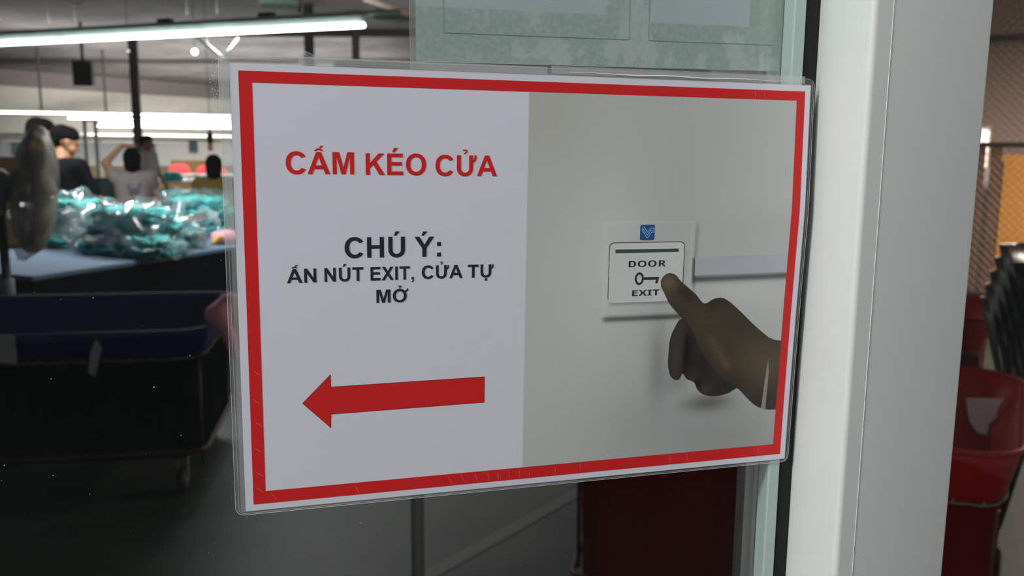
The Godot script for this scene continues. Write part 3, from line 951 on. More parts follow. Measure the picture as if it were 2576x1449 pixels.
func trolley(label: String, at: Vector3, turn: float, w: float, d: float, cloth: Material, liner: Material, rod: Material, h := 0.70, low := 0.17) -> Node3D:
	var t := thing("laundry_trolley", label, "trolley", at, turn, "laundry trolleys on castors")
	var r := 0.11
	# stiff upper band, open at the top
	var rows := []
	for q in [[0.0, 0.58], [0.012, 0.60], [0.03, 0.69], [0.035, h]]:
		rows.append(rrect(w + q[0] * 2, d + q[0] * 2, r, q[1]))
	for q in [[0.022, h - 0.004], [0.014, 0.68], [-0.034, 0.585], [-0.045, 0.35], [-0.06, low + 0.04]]:
		rows.append(rrect(w + q[0] * 2, d + q[0] * 2, r, q[1]))
	var tub := g().smooth().grid(rows, true)
	tub.smooth(false).fan(rows[-1])
	part("tub", tub.done(), cloth, t)
	var rim := rrect(w + 0.075, d + 0.075, r + 0.01, h)
	rim.append(rim[0])
	part("rim", g().smooth().tube(rim, 0.0075, 8, false).done(), cloth, t)
	# hanging bag under the band, in upright pleats
	rows = []
	for k in 6:
		var y := lerpf(0.585, low, k / 5.0)
		var row := []
		var pts := rounded(-w / 2, -d / 2, w / 2, d / 2, r, 5)
		for i in pts.size():
			var a := pts[i]
			var b := pts[(i + 1) % pts.size()]
			var n := maxi(1, int(a.distance_to(b) / 0.014))
			for j in n:
				var p := a.lerp(b, float(j) / n)
				var nrm := p.normalized()
				var s := p.x * 2.1 + p.y * 1.7
				p += nrm * (0.006 * sin(s * 44.0) + 0.004 * sin(s * 97.0 + k * 0.3)) * (0.25 + 0.75 * sin(PI * k / 5.0)) - nrm * 0.012 * k / 5.0
				row.append(Vector3(p.x, y, p.y))
		rows.append(row)
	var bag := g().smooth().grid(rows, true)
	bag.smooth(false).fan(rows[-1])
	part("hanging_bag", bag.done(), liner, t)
	# lacing cord where bag and band meet, knotted every hand's breadth
	var cord := []
	var pts := rounded(-w / 2 - 0.012, -d / 2 - 0.012, w / 2 + 0.012, d / 2 + 0.012, r, 5)
	var cg := g().smooth()
	var cm := mat("dusty lacing cord", c8(112, 104, 76), 0.9)
	for i in pts.size() + 1:
		var a := pts[i % pts.size()]
		var b := pts[(i + 1) % pts.size()]
		var n := maxi(1, int(a.distance_to(b) / 0.04))
		for j in n:
			var p := a.lerp(b, float(j) / n)
			cord.append(Vector3(p.x, 0.583 + 0.0025 * sin(cord.size() * 1.9), p.y))
			if cord.size() % 2 == 0 and i < pts.size():
				cg.ellipsoid(cord[-1] + UP * 0.004, Vector3(0.004, 0.008, 0.004), 5)
	cg.tube(cord, 0.0032, 6, false)
	part("lacing_cord", cg.done(), cm, t)
	# steel frame under the bag
	var fr := g().smooth()
	for y in [low + 0.03]:
		var loop := rrect(w + 0.02, d + 0.02, 0.05, y)
		loop.append(loop[0])
		fr.tube(loop, 0.010, 8, false)
	for sx in [-1.0, 1.0]:
		for sz in [-1.0, 1.0]:
			fr.tube([Vector3(sx * (w / 2 - 0.01), 0.13, sz * (d / 2 - 0.02)), Vector3(sx * (w / 2 - 0.004), 0.575, sz * (d / 2 - 0.016))], 0.007, 6)
	if low > 0.15:
		fr.tube([Vector3(-w / 2, 0.38, d / 2 - 0.02), Vector3(-w / 2 + 0.55, 0.21, d / 2 + 0.005)], 0.007, 6)
	part("frame", fr.done(), rod, t)
	for sx in [-1.0, 1.0]:
		for sz in [-1.0, 1.0]:
			var c := Node3D.new()
			c.name = "castor"
			t.add_child(c, true)
			c.position = Vector3(sx * (w / 2 - 0.1), 0, sz * (d / 2 - 0.08))
			part("fork", g().box(Vector3(-0.02, 0.10, 0), Vector3(0.004, 0.09, 0.03)).box(Vector3(0.02, 0.10, 0), Vector3(0.004, 0.09, 0.03)).box(Vector3(0, 0.155, 0), Vector3(0.05, 0.03, 0.05)).done(), mat("zinc fork", c8(120, 116, 100), 0.5, 0.6), c)
			var tf := Transform3D(Basis(Vector3(0, 0, 1), PI / 2), Vector3(0, 0.052, 0.012))
			part("wheel", g().smooth().lathe([Vector2(0.0, -0.016), Vector2(0.046, -0.016), Vector2(0.052, -0.010), Vector2(0.052, 0.010), Vector2(0.046, 0.016), Vector2(0, 0.016)], 18, tf).done(), mat("black wheel", c8(22, 22, 24), 0.6), c)
			part("hub", g().smooth().lathe([Vector2(0.0, -0.02), Vector2(0.014, -0.02), Vector2(0.014, 0.02), Vector2(0, 0.02)], 12, tf).done(), mat("brass hub", c8(150, 140, 70), 0.4, 0.3), c)
	return t

func flat_piece(called: String, label: String, pts: Array, at: Vector3, turn: float, m: Material, tilt := 0.0) -> void:
	var sp := PackedVector2Array(pts)
	var o := solo(called, g().poly(sp, func(x: float, y: float): return Vector3(x, y, 0.004 * sin(x * 40.0 + y * 31.0))).done(), m, label, "label", at)
	o.rotation = Vector3(tilt, turn, 0)

func build_trolleys() -> void:
	var navy := mat("navy canvas", c8(9, 11, 92), 0.5, 0, {"metallic_specular": 0.25})
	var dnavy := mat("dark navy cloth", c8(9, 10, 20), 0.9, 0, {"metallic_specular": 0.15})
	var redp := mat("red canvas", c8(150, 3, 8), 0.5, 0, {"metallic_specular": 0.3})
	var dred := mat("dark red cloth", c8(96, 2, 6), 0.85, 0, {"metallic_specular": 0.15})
	var rod := mat("red steel rod", c8(58, 16, 10), 0.6)
	trolley("long navy blue laundry trolley with red steel frame below the inspection table", Vector3(-0.86, 0, -3.66), deg_to_rad(-6), 1.30, 0.88, navy, dnavy, rod)
	trolley("red pleated laundry trolley standing close behind the glass, below the notice", Vector3(1.236, 0, -2.0375), deg_to_rad(-29), 0.50, 0.52, redp, dred, rod, 0.70, 0.08)
	trolley("red laundry trolley right of the white post, scrap of white tape on its rim", Vector3(1.753, 0, -1.59), deg_to_rad(-47), 0.55, 0.83, redp, dred, rod, 0.72, 0.12)
	trolley("second red laundry trolley standing against the wire fence", Vector3(2.90, 0, -2.79), deg_to_rad(-47), 0.50, 0.6, redp, dred, rod, 0.74, 0.12)
	var tape := mat("torn white tape", c8(196, 184, 184), 0.8)
	var dull := mat("dull grey", c8(150, 154, 156), 0.85)  # grey of the two flat patches on the blue trolley
	flat_piece("tape_scrap", "torn white tape stuck inside the rim of the nearer red trolley", [Vector2(-0.05, 0.02), Vector2(0.055, 0.035), Vector2(0.04, 0.01), Vector2(0.03, -0.09), Vector2(-0.01, -0.085), Vector2(-0.035, -0.05)], Vector3(2.13, 0.635, -1.66), deg_to_rad(-46), tape)
	flat_piece("tape_scrap", "torn white tape hanging from the rim of the farther red trolley", [Vector2(-0.045, -0.05), Vector2(0.02, 0.04), Vector2(0.02, 0.0), Vector2(0.0, -0.02), Vector2(-0.02, -0.07)], Vector3(2.82, 0.60, -2.46), deg_to_rad(-46), tape)
	flat_piece("slanting_patch", "slanting grey patch over the cord of the blue trolley", [Vector2(-0.026, -0.055), Vector2(-0.002, -0.068), Vector2(0.03, 0.045), Vector2(0.012, 0.082), Vector2(-0.012, 0.03)], Vector3(-0.64, 0.60, -3.15), deg_to_rad(-6), dull)
	flat_piece("square_patch", "square grey patch on the band of the blue trolley", [Vector2(-0.05, -0.055), Vector2(0.03, -0.06), Vector2(0.03, 0.05), Vector2(-0.05, 0.055)], Vector3(-0.93, 0.665, -3.13), deg_to_rad(-6), dull)
	var bo := thing("barrier_post", "short slim grey steel post on the floor left of the red pleated trolley", "post", Vector3(0.425, 0, -2.06))
	part("upright", g().smooth().tube([Vector3(0, 0.008, 0), Vector3(0, 1.17, 0), Vector3(0, 1.19, 0)], [0.02, 0.02, 0.012], 14).done(), mat("grey post paint", c8(176, 182, 178), 0.5), bo)
	part("foot_plate", g().box(Vector3(0, 0.004, 0), Vector3(0.12, 0.008, 0.12), 0.002).done(), mat("grey post paint", c8(176, 182, 178), 0.5), bo)
	# pink cloths
	var pink := mat("pink cloth", c8(224, 148, 166), 0.9)
	var pc := g().smooth().nets([[Vector3(0, 0.02, 0), Vector3(0.05, 0.05, -0.03), 0.05, 0.045], [Vector3(0.05, 0.05, -0.03), Vector3(0.13, 0.03, 0.0), 0.05, 0.04], [Vector3(0.02, 0.02, 0.02), Vector3(0.06, -0.14, 0.03), 0.035, 0.02]], 0.009, 0.03)
	solo("cloth", pc.done(), pink, "pink cloth hanging over the corner of the blue trolley", "cloth", Vector3(-0.185, 0.72, -3.22))
	var pd := g().smooth().nets([[Vector3(0, 0.045, 0), Vector3(0.09, 0.05, 0.02), 0.05, 0.05], [Vector3(0.05, 0.05, 0.0), Vector3(0.13, 0.03, -0.03), 0.045, 0.04]], 0.01, 0.03)
	var t := thing("cloth_bundle", "small pink cloth bundle with a yellow edge on the table", "bundle", Vector3(-0.30, 0.75, -5.95))
	part("cloth", pd.done(), pink, t)
	part("yellow_edge", g().smooth().nets([[Vector3(-0.025, 0.02, 0.045), Vector3(0.02, 0.06, 0.055), 0.02, 0.015]], 0.006, 0.01).done(), mat("yellow cloth", c8(212, 178, 70), 0.9), t)

# ---------------------------------------------------------------- inspection table and bags
func build_table() -> void:
	var u := Vector3(0.8, 0, 0.6)
	var v := Vector3(0.6, 0, -0.8)
	var b := Basis(v, UP, -u)           # local x along the front edge, z towards the back (away)
	b = Basis(v, UP, v.cross(UP))
	var t := thing("inspection_table", "long table covered with a blue cloth that hangs down in front", "table", Vector3(-1.154, 0, -4.523))
	t.transform.basis = b
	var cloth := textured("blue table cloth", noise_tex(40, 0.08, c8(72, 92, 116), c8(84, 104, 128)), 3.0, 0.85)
	# local z: v x up = ?  the table reaches to -u, which is local -z or +z
	var s := 1.0 if b.z.dot(-u) > 0 else -1.0
	part("tabletop", g().box(Vector3(1.9, 0.735, s * 0.585), Vector3(3.8, 0.03, 1.17), 0.006).done(), cloth, t)
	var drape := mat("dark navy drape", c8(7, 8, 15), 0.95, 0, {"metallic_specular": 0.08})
	var rows := [[], []]
	for k in 81:
		var x := 3.8 * k / 80.0
		rows[0].append(Vector3(x, 0.722, -s * 0.004))
		rows[1].append(Vector3(x + 0.01 * sin(k * 0.9), 0.12, -s * (0.012 + 0.012 * sin(k * 0.83))))
	for k in 21:
		var z := 1.17 * k / 20.0
		rows[0].push_front(Vector3(-0.004, 0.722, s * z))
		rows[1].push_front(Vector3(-0.012 - 0.01 * sin(k * 0.9), 0.12, s * z))
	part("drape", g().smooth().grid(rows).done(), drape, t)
	for x in [0.15, 1.9, 3.65]:
		for z in [0.12, 1.05]:
			part("leg", g().box(Vector3(x, 0.36, s * z), Vector3(0.04, 0.72, 0.04), 0.004).done(), mat("grey leg", c8(90, 92, 94), 0.5), t)
	# bags of folded teal garments in clear plastic
	bag("large clear plastic bag of folded teal garments at the front of the table", Vector3(-0.80, 0.75, -5.57), -0.75, Vector3(0.36, 0.27, 0.22), 1)
	bag("clear plastic bag of teal garments behind the fan side of the large bag", Vector3(-1.25, 0.75, -6.10), -0.5, Vector3(0.27, 0.29, 0.19), 2)
	bag("low flat bag of teal garments spilling over the table's front edge", Vector3(-0.72, 0.75, -5.32), -0.85, Vector3(0.27, 0.11, 0.10), 3)
	bag("small rolled grey-green bag beside the large bag of garments", Vector3(-0.50, 0.75, -5.78), -0.6, Vector3(0.12, 0.10, 0.09), 5)
	bag("clear plastic bag of teal garments half hidden behind the notice edge", Vector3(-0.44, 0.75, -6.72), -0.3, Vector3(0.27, 0.28, 0.22), 4)

func bag(label: String, at: Vector3, turn: float, r: Vector3, seed_: int) -> void:
	var t := thing("garment_bag", label, "bag", at, turn, "bags of teal garments on the table")
	var n := FastNoiseLite.new()
	n.seed = seed_ * 7
	n.frequency = 4.2
	n.fractal_octaves = 4
	var teal := mat("teal jersey", c8(66, 172, 174), 0.75) if seed_ != 5 else mat("grey green jersey", c8(96, 122, 122), 0.75)
	var dark := mat("deep teal jersey", c8(30, 126, 132), 0.8)
	var lumpy := func(grow: float, amp: float, y0: float, y1: float, ox: float) -> ArrayMesh:
		var rows := []
		for i in 19:
			var a := PI * i / 18.0
			var row := []
			for k in 40:
				var p := TAU * k / 40.0
				var d := Vector3(sin(a) * cos(p), cos(a), sin(a) * sin(p))
				var q := Vector3(signf(d.x) * pow(absf(d.x), 0.75), signf(d.y) * pow(absf(d.y), 0.8), signf(d.z) * pow(absf(d.z), 0.75))
				var h := 1.0 + amp * n.get_noise_3d(d.x * 0.35 + ox, d.y * 0.5, d.z * 0.35) + amp * 0.5 * absf(n.get_noise_3d(d.x + ox, d.y * 1.2 + 3.0, d.z))
				var v := Vector3(q.x * r.x, 0, q.z * r.z) * h * grow
				v.y = lerpf(y0, y1, (q.y * h + 1.0) / 2.0)
				v.y += (y1 - y0) * 0.5 * n.get_noise_3d(q.x * 0.9 + ox, 2.0, q.z * 0.9) * sin(a)
				v.y = maxf(v.y, 0.001)
				row.append(v)
			rows.append(row)
		return g().smooth().grid(rows, true).done()
	# folded garments in layers, each a little askew
	var layers := 4 if r.y > 0.2 else 2
	for i in layers:
		var y0 := r.y * i / layers * 0.9
		var y1 := r.y * (i + 1) / layers * 0.98
		part("folded_garment", lumpy.call(0.93 - 0.07 * i - 0.05 * (i % 2), 0.55, y0, y1 + 0.02, i * 2.3), dark if i == layers / 2 - 1 else teal, t, Vector3(0.02 * sin(i * 2.1 + seed_), 0, 0.02 * cos(i * 1.7)))
	# crumpled clear film
	var film := clear("crumpled clear film", c8(236, 244, 244), 0.04, 0.14, {"metallic_specular": 0.7})
	part("plastic_film", lumpy.call(1.05, 0.9, 0.0, r.y * 1.05, 9.0), film, t)
	var m2 := clear("milky film fold", c8(238, 244, 243), 0.42, 0.3)
	var rng := RandomNumberGenerator.new()
	rng.seed = seed_
	for k in (4 if r.y > 0.2 else 1):
		var a := rng.randf_range(0.4, 2.7)
		var c := Vector3(cos(a) * r.x * 0.75, r.y * rng.randf_range(0.25, 0.95), sin(a) * r.z * 0.85)
		var w := rng.randf_range(0.02, 0.05)
		var rows := []
		for i in 7:
			var row := []
			for j in 4:
				var q := c + Vector3(w * (i - 3) * 0.7, w * (i - 3) * 0.45 * signf(cos(a * 3.0)), 0) + Vector3(0.4, 0.8, 0.3) * w * (j - 1.5) * sin(PI * (i + 0.5) / 7.0)
				q += Vector3(0, 0, 0.02) + Vector3.ONE * 0.012 * n.get_noise_3d(i * 0.21, j * 0.3, k)
				q.y = clampf(q.y, 0.004, r.y * 1.08)
				row.append(q)
			rows.append(row)
		part("film_fold", g().smooth().grid(rows).done(), m2, t)

# ---------------------------------------------------------------- fluorescent battens
func batten(label: String, at: Vector3, turn: float, group: String, len_ := 1.2, drop := 1.5, glow := 9.0) -> Node3D:
	var t := thing("batten_light", label, "lamp", at, turn, group)
	var glowm := mat("tube glow %d" % int(glow), c8(235, 240, 240), 0.5, 0, {"emission_enabled": true, "emission": Color(0.97, 1.0, 0.99), "emission_energy_multiplier": glow})
	var green := mat("grey green sheet steel", c8(214, 232, 223), 0.5)
	var hr := []
	for x in [-len_ / 2, len_ / 2]:
		hr.append([Vector3(x, 0.017, -0.010), Vector3(x, 0.017, 0.010), Vector3(x, 0.052, 0.046), Vector3(x, 0.060, 0.046), Vector3(x, 0.060, -0.046), Vector3(x, 0.052, -0.046)])
	part("housing", g().grid(hr, true).fan(hr[0]).fan(hr[1], true).done(), green, t)
	part("tube", g().smooth().tube([Vector3(-len_ / 2 + 0.002, 0, 0), Vector3(-len_ / 2 + 0.008, 0, 0), Vector3(len_ / 2 - 0.008, 0, 0), Vector3(len_ / 2 - 0.002, 0, 0)], [0.009, 0.013, 0.013, 0.009], 10).done(), glowm, t)
	for s in [-1.0, 1.0]:
		part("lamp_holder", g().box(Vector3(s * (len_ / 2 - 0.02), 0.014, 0), Vector3(0.012, 0.02, 0.024), 0.003).done(), mat("white holder", c8(220, 222, 220), 0.5), t)
		part("hanging_wire", g().tube([Vector3(s * len_ * 0.4, 0.058, 0), Vector3(s * len_ * 0.4, 0.14 + drop, 0)], 0.0012, 5).done(), mat("dull wire", c8(84, 82, 80), 0.8), t)
	return t

func build_lamps() -> void:
	var u := Vector3(0.8, 0, 0.6)
	var turn := -atan2(0.6, 0.8)
	var e := Vector3(0.635, 2.15, -4.97)
	batten("fluorescent batten over the inspection table, the one ending beside the pasted sheet", e - u * 0.6, turn, "battens over the inspection table", 1.2, 1.6, 14.0)
	batten("fluorescent batten over the inspection table, middle of the lit line", e - u * 1.80, turn, "battens over the inspection table", 1.2, 1.6, 14.0)
	batten("fluorescent batten over the inspection table at the outer left end of the line", e - u * 3.0, turn, "battens over the inspection table", 1.2, 1.6, 14.0)
	# trunking carrying the battens
	var tr := thing("cable_trunking", "grey green cable trunking running above the near fluorescent line", "trunking", e + UP * 0.072 - u * 1.7, turn)
	part("channel", g().box(Vector3(0, 0, 0), Vector3(3.9, 0.022, 0.04), 0.004).done(), mat("grey green sheet steel", c8(214, 232, 223), 0.5), tr)
	for x in [-1.4, 0.2, 1.0]:
		part("junction_box", g().box(Vector3(x, 0.022, 0), Vector3(0.11, 0.024, 0.05), 0.006).done(), mat("dark box", c8(60, 58, 60), 0.6), tr)
	# pull cord loop, straps
	var loop := []
	for k in 19:
		var a := PI * (1.0 + k / 18.0)
		loop.append(Vector3(cos(a) * 0.062, sin(a) * 0.055, 0.01 * sin(k * 0.5)))
	loop.push_front(Vector3(-0.045, 0.35, 0))
	loop.append(Vector3(0.05, 0.35, 0))
	solo("cord_loop", g().smooth().tube(loop, 0.0062, 8).done(), mat("white cord", c8(236, 236, 228), 0.6), "white cord hanging down in a loop above the fluorescent line", "cord", Vector3(-0.943, 2.252, -5.0))
	var strap := mat("white plastic strap", c8(160, 176, 168), 0.6)
	for q in [[Vector3(-0.36, 2.115, -5.55), Vector3(-0.20, 1.985, -5.50), "white plastic strap slanting down from the lamp toward the notice corner", 0.011], [Vector3(-0.10, 2.12, -5.53), Vector3(-0.20, 2.0, -5.50), "thinner white strap meeting the slanting one under the lamp", 0.006], [Vector3(-0.32, 2.13, -5.54), Vector3(-0.29, 2.06, -5.53), "short white strap end behind the slanting strap", 0.007]]:
		solo("strap", g().smooth().tube([q[0], q[0].lerp(q[1], 0.5) + Vector3(0.004, -0.004, 0), q[1]], [q[3] * 0.7, q[3], q[3] * 0.8], 6).done(), strap, q[2], "strap")
	# rows deeper in the hall; the last is added to brighten the side wall
	var first: Node3D = null
	var row := 0
	for r in [[-7.1, 8, -19.9], [-3.8, 6, -22.9], [-3.6, 5, -25.9], [-3.4, 5, -28.9], [-4.4, 6, -30.2]]:
		for k in r[1]:
			var p := Vector3(r[0] + 1.22 * k, 2.15, r[2])
			var lab: String = "%s fluorescent batten from the outer end of the %s glowing row deep in the hall" % [["first", "second", "third", "fourth", "fifth", "sixth", "seventh", "eighth"][k], ["nearest", "second", "third", "fourth", "added"][row]]
			if first == null:
				first = batten(lab, p, 0, "far rows of fluorescent battens", 1.2, 1.6, 16.0)
			else:
				copy(first, lab, p, 0)
		row += 1
	# small bare bulbs
	for q in [[Vector3(-0.585, 2.377, -9.0), 0.03, "round white bulb glowing beside the notice's upper left corner"], [Vector3(-2.35, 2.62, -9.0), 0.016, "small white bulb just above the left of the fluorescent line"], [Vector3(-1.2, 2.36, -9.0), 0.013, "small faint bulb on top of the dark column"]]:
		var o := thing("bulb_lamp", q[2], "lamp", q[0])
		part("bulb", g().smooth().ellipsoid(Vector3.ZERO, Vector3.ONE * q[1], 8).done(), mat("bulb glow %d" % int(q[1] * 1000), c8(235, 240, 240), 0.5, 0, {"emission_enabled": true, "emission": Color(0.97, 1.0, 0.99), "emission_energy_multiplier": 6.0 if q[1] > 0.02 else 1.2}), o)
		part("flex", g().tube([Vector3(0, q[1] * 0.8, 0), Vector3(0, 1.2, 0)], 0.003, 5).done(), mat("dull wire", c8(84, 82, 80), 0.8), o)
	# ducts and pipes under the roof
	solo("wooden_pole", g().smooth().tube([Vector3(0.705, 2.416, -5.6), Vector3(1.059, 2.317, -5.6)], 0.024, 10).done(), mat("pinkish wood", c8(240, 214, 194), 0.6), "pale pinkish pole slanting behind the pasted sheet's left edge", "pole")
	solo("cable_tray", g().box(Vector3(0.17, 2.42, -6.0), Vector3(0.27, 0.05, 0.2), 0.01).box(Vector3(0.27, 3.17, -6.0), Vector3(0.012, 1.48, 0.012)).done(), mat("grey green tray paint", c8(92, 110, 100), 0.6), "grey green tray under the roof left of the red pipe", "tray")
	solo("cable_tray", g().box(Vector3(1.054, 2.44, -6.4), Vector3(0.36, 0.06, 0.2), 0.01).box(Vector3(1.2, 3.18, -6.4), Vector3(0.012, 1.44, 0.012)).done(), mat("grey green tray paint", c8(92, 110, 100), 0.6), "grey green tray below the pinkish pole", "tray")
	solo("pipe", g().smooth().tube([Vector3(0.40, 2.66, -8), Vector3(0.40, 3.9, -8)], 0.016, 8).done(), mat("dark red paint", c8(92, 52, 50), 0.6), "dark red pipe hanging down above the fluorescent line", "pipe")
	for q in [[-5.2, -24.0, 2.24, "left"], [-3.72, -24.0, 2.3, "right"]]:
		solo("drop_rod", g().tube([Vector3(q[0], q[2], q[1]), Vector3(q[0], 3.9, q[1])], 0.03, 6).done(), mat("dark rod", c8(70, 66, 66), 0.6), "thin dark rod hanging from the roof, the one left of the hanging box" if q[3] == "left" else "thin dark rod hanging from the roof below the hanging box", "rod")
	solo("hanging_box", g().box(Vector3(-3.33, 2.9, -19.0), Vector3(0.36, 0.5, 0.3), 0.02).box(Vector3(-3.33, 3.52, -19.0), Vector3(0.05, 0.78, 0.05)).done(), mat("dark speaker box", c8(62, 58, 60), 0.7), "dark box hanging from the roof left of the dark column", "box")

# ---------------------------------------------------------------- standing fan in its dust cover
func build_fan() -> void:
	var t := thing("standing_fan", "tall standing fan wrapped in a grey translucent dust cover", "fan", Vector3(-1.223, 0, -4.33))
	var grey := mat("blue grey fan paint", c8(128, 142, 146), 0.5)
	var black := mat("black pole", c8(28, 28, 30), 0.45)
	part("base", g().smooth().lathe([Vector2(0.0, 0.05), Vector2(0.05, 0.05), Vector2(0.06, 0.035), Vector2(0.22, 0.02), Vector2(0.23, 0.0), Vector2(0, 0)], 24).done(), black, t)
	part("pole", g().smooth().tube([Vector3(0, 0.03, 0), Vector3(0, 1.12, 0)], 0.022, 12).done(), black, t)
	part("clamp", g().smooth().lathe([Vector2(0.03, 0.68), Vector2(0.034, 0.69), Vector2(0.034, 0.76), Vector2(0.03, 0.77)], 14).done(), grey, t)
	# head: axis leans a little, faces the table's right
	var ax := Vector3(0.97, -0.115, -0.22).normalized()
	var zz := ax.cross(UP).normalized()
	var bb := Basis(zz.cross(ax).normalized(), ax, zz)     # local y along the axis
	bb = Basis(zz, ax, zz.cross(ax))
	var head := Transform3D(bb, Vector3(0.156, 1.20, 0.0))
	part("motor", g().smooth().lathe([Vector2(0, -0.30), Vector2(0.05, -0.29), Vector2(0.085, -0.26), Vector2(0.09, -0.14), Vector2(0.06, -0.10), Vector2(0, -0.10)], 18, head).done(), grey, t)
	part("neck", g().smooth().tube([Vector3(0, 1.10, 0), Vector3(0.0, 1.17, 0.0), Vector3(0.02, 1.21, 0.01)], 0.028, 10).done(), grey, t)
	part("knob", g().smooth().ellipsoid(Vector3(-0.0, 1.10, 0.045), Vector3.ONE * 0.022, 8).done(), mat("pink cloth", c8(224, 148, 166), 0.9), t)
	for k in 3:
		var rows := []
		for i in 7:
			var row := []
			var rr := 0.05 + 0.20 * i / 6.0
			for j in 5:
				var a := TAU * k / 3.0 + (j - 2) * 0.20 * (0.6 + 0.4 * sin(PI * i / 6.0)) + 0.05 * i
				row.append(head * Vector3(cos(a) * rr, 0.02 - 0.022 * (j - 2) * 0.5, sin(a) * rr))
			rows.append(row)
		part("blade", g().smooth().grid(rows).done(), mat("grey blade", c8(120, 124, 124), 0.5), t)
	# wire guard
	var gd := g().smooth()
	for q in [[0.28, 0.0], [0.27, 0.04], [0.27, -0.04], [0.18, 0.06], [0.18, -0.065]]:
		var c := []
		for k in 41:
			c.append(head * Vector3(cos(TAU * k / 40) * q[0], q[1], sin(TAU * k / 40) * q[0]))
		gd.tube(c, 0.003, 5, false)
	for k in 24:
		var a := TAU * k / 24.0
		gd.tube([head * Vector3(cos(a) * 0.05, 0.07, sin(a) * 0.05), head * Vector3(cos(a) * 0.18, 0.06, sin(a) * 0.18), head * Vector3(cos(a) * 0.27, 0.04, sin(a) * 0.27), head * Vector3(cos(a) * 0.28, 0, sin(a) * 0.28), head * Vector3(cos(a) * 0.27, -0.04, sin(a) * 0.27), head * Vector3(cos(a) * 0.18, -0.065, sin(a) * 0.18), head * Vector3(cos(a) * 0.06, -0.075, sin(a) * 0.06)], 0.0022, 4, false)
	part("wire_guard", gd.done(), mat("grey wire", c8(110, 112, 110), 0.5), t)
	# dust cover: a slack bag, gathered at the bottom
	var n := FastNoiseLite.new()
	n.seed = 9
	n.frequency = 1.0
	var rows := []
	for i in 25:
		var s := PI * i / 24.0
		var row := []
		for k in 48:
			var a := TAU * k / 48.0
			var p := Vector3(sin(s) * cos(a), cos(s), sin(s) * sin(a))
			var sag := 1.0 + 0.05 * n.get_noise_2d(a * 3.0, s * 0.7) + 0.035 * sin(a * 9.0) * sin(s)
			var q := Vector3(p.x * 0.305 * sag, signf(p.y) * pow(absf(p.y), 0.8) * 0.098 * (1.0 + 0.10 * sin(k * 1.3 + 2.0 * sin(s))), p.z * 0.305 * sag)
			row.append(head * q)
		rows.append(row)
	var cov := g().smooth().grid(rows, true)
	part("dust_cover", cov.done(), clear("grey dust cover", c8(142, 140, 131), 0.76, 0.55), t)
	var tail := []
	for i in 5:
		var row := []
		for k in 16:
			var a := TAU * k / 16.0
			var r := 0.10 - 0.02 * i
			row.append(Vector3(0.156 - 0.035 - 0.012 * i, 1.20 - 0.27 - 0.018 * i, 0.01) + Vector3(cos(a) * r * 0.8, 0.008 * sin(a * 5.0), sin(a) * r * 0.7))
		tail.append(row)
	part("cover_gather", g().smooth().grid(tail, true).done(), clear("clear cover end", c8(170, 172, 166), 0.45, 0.3), t)

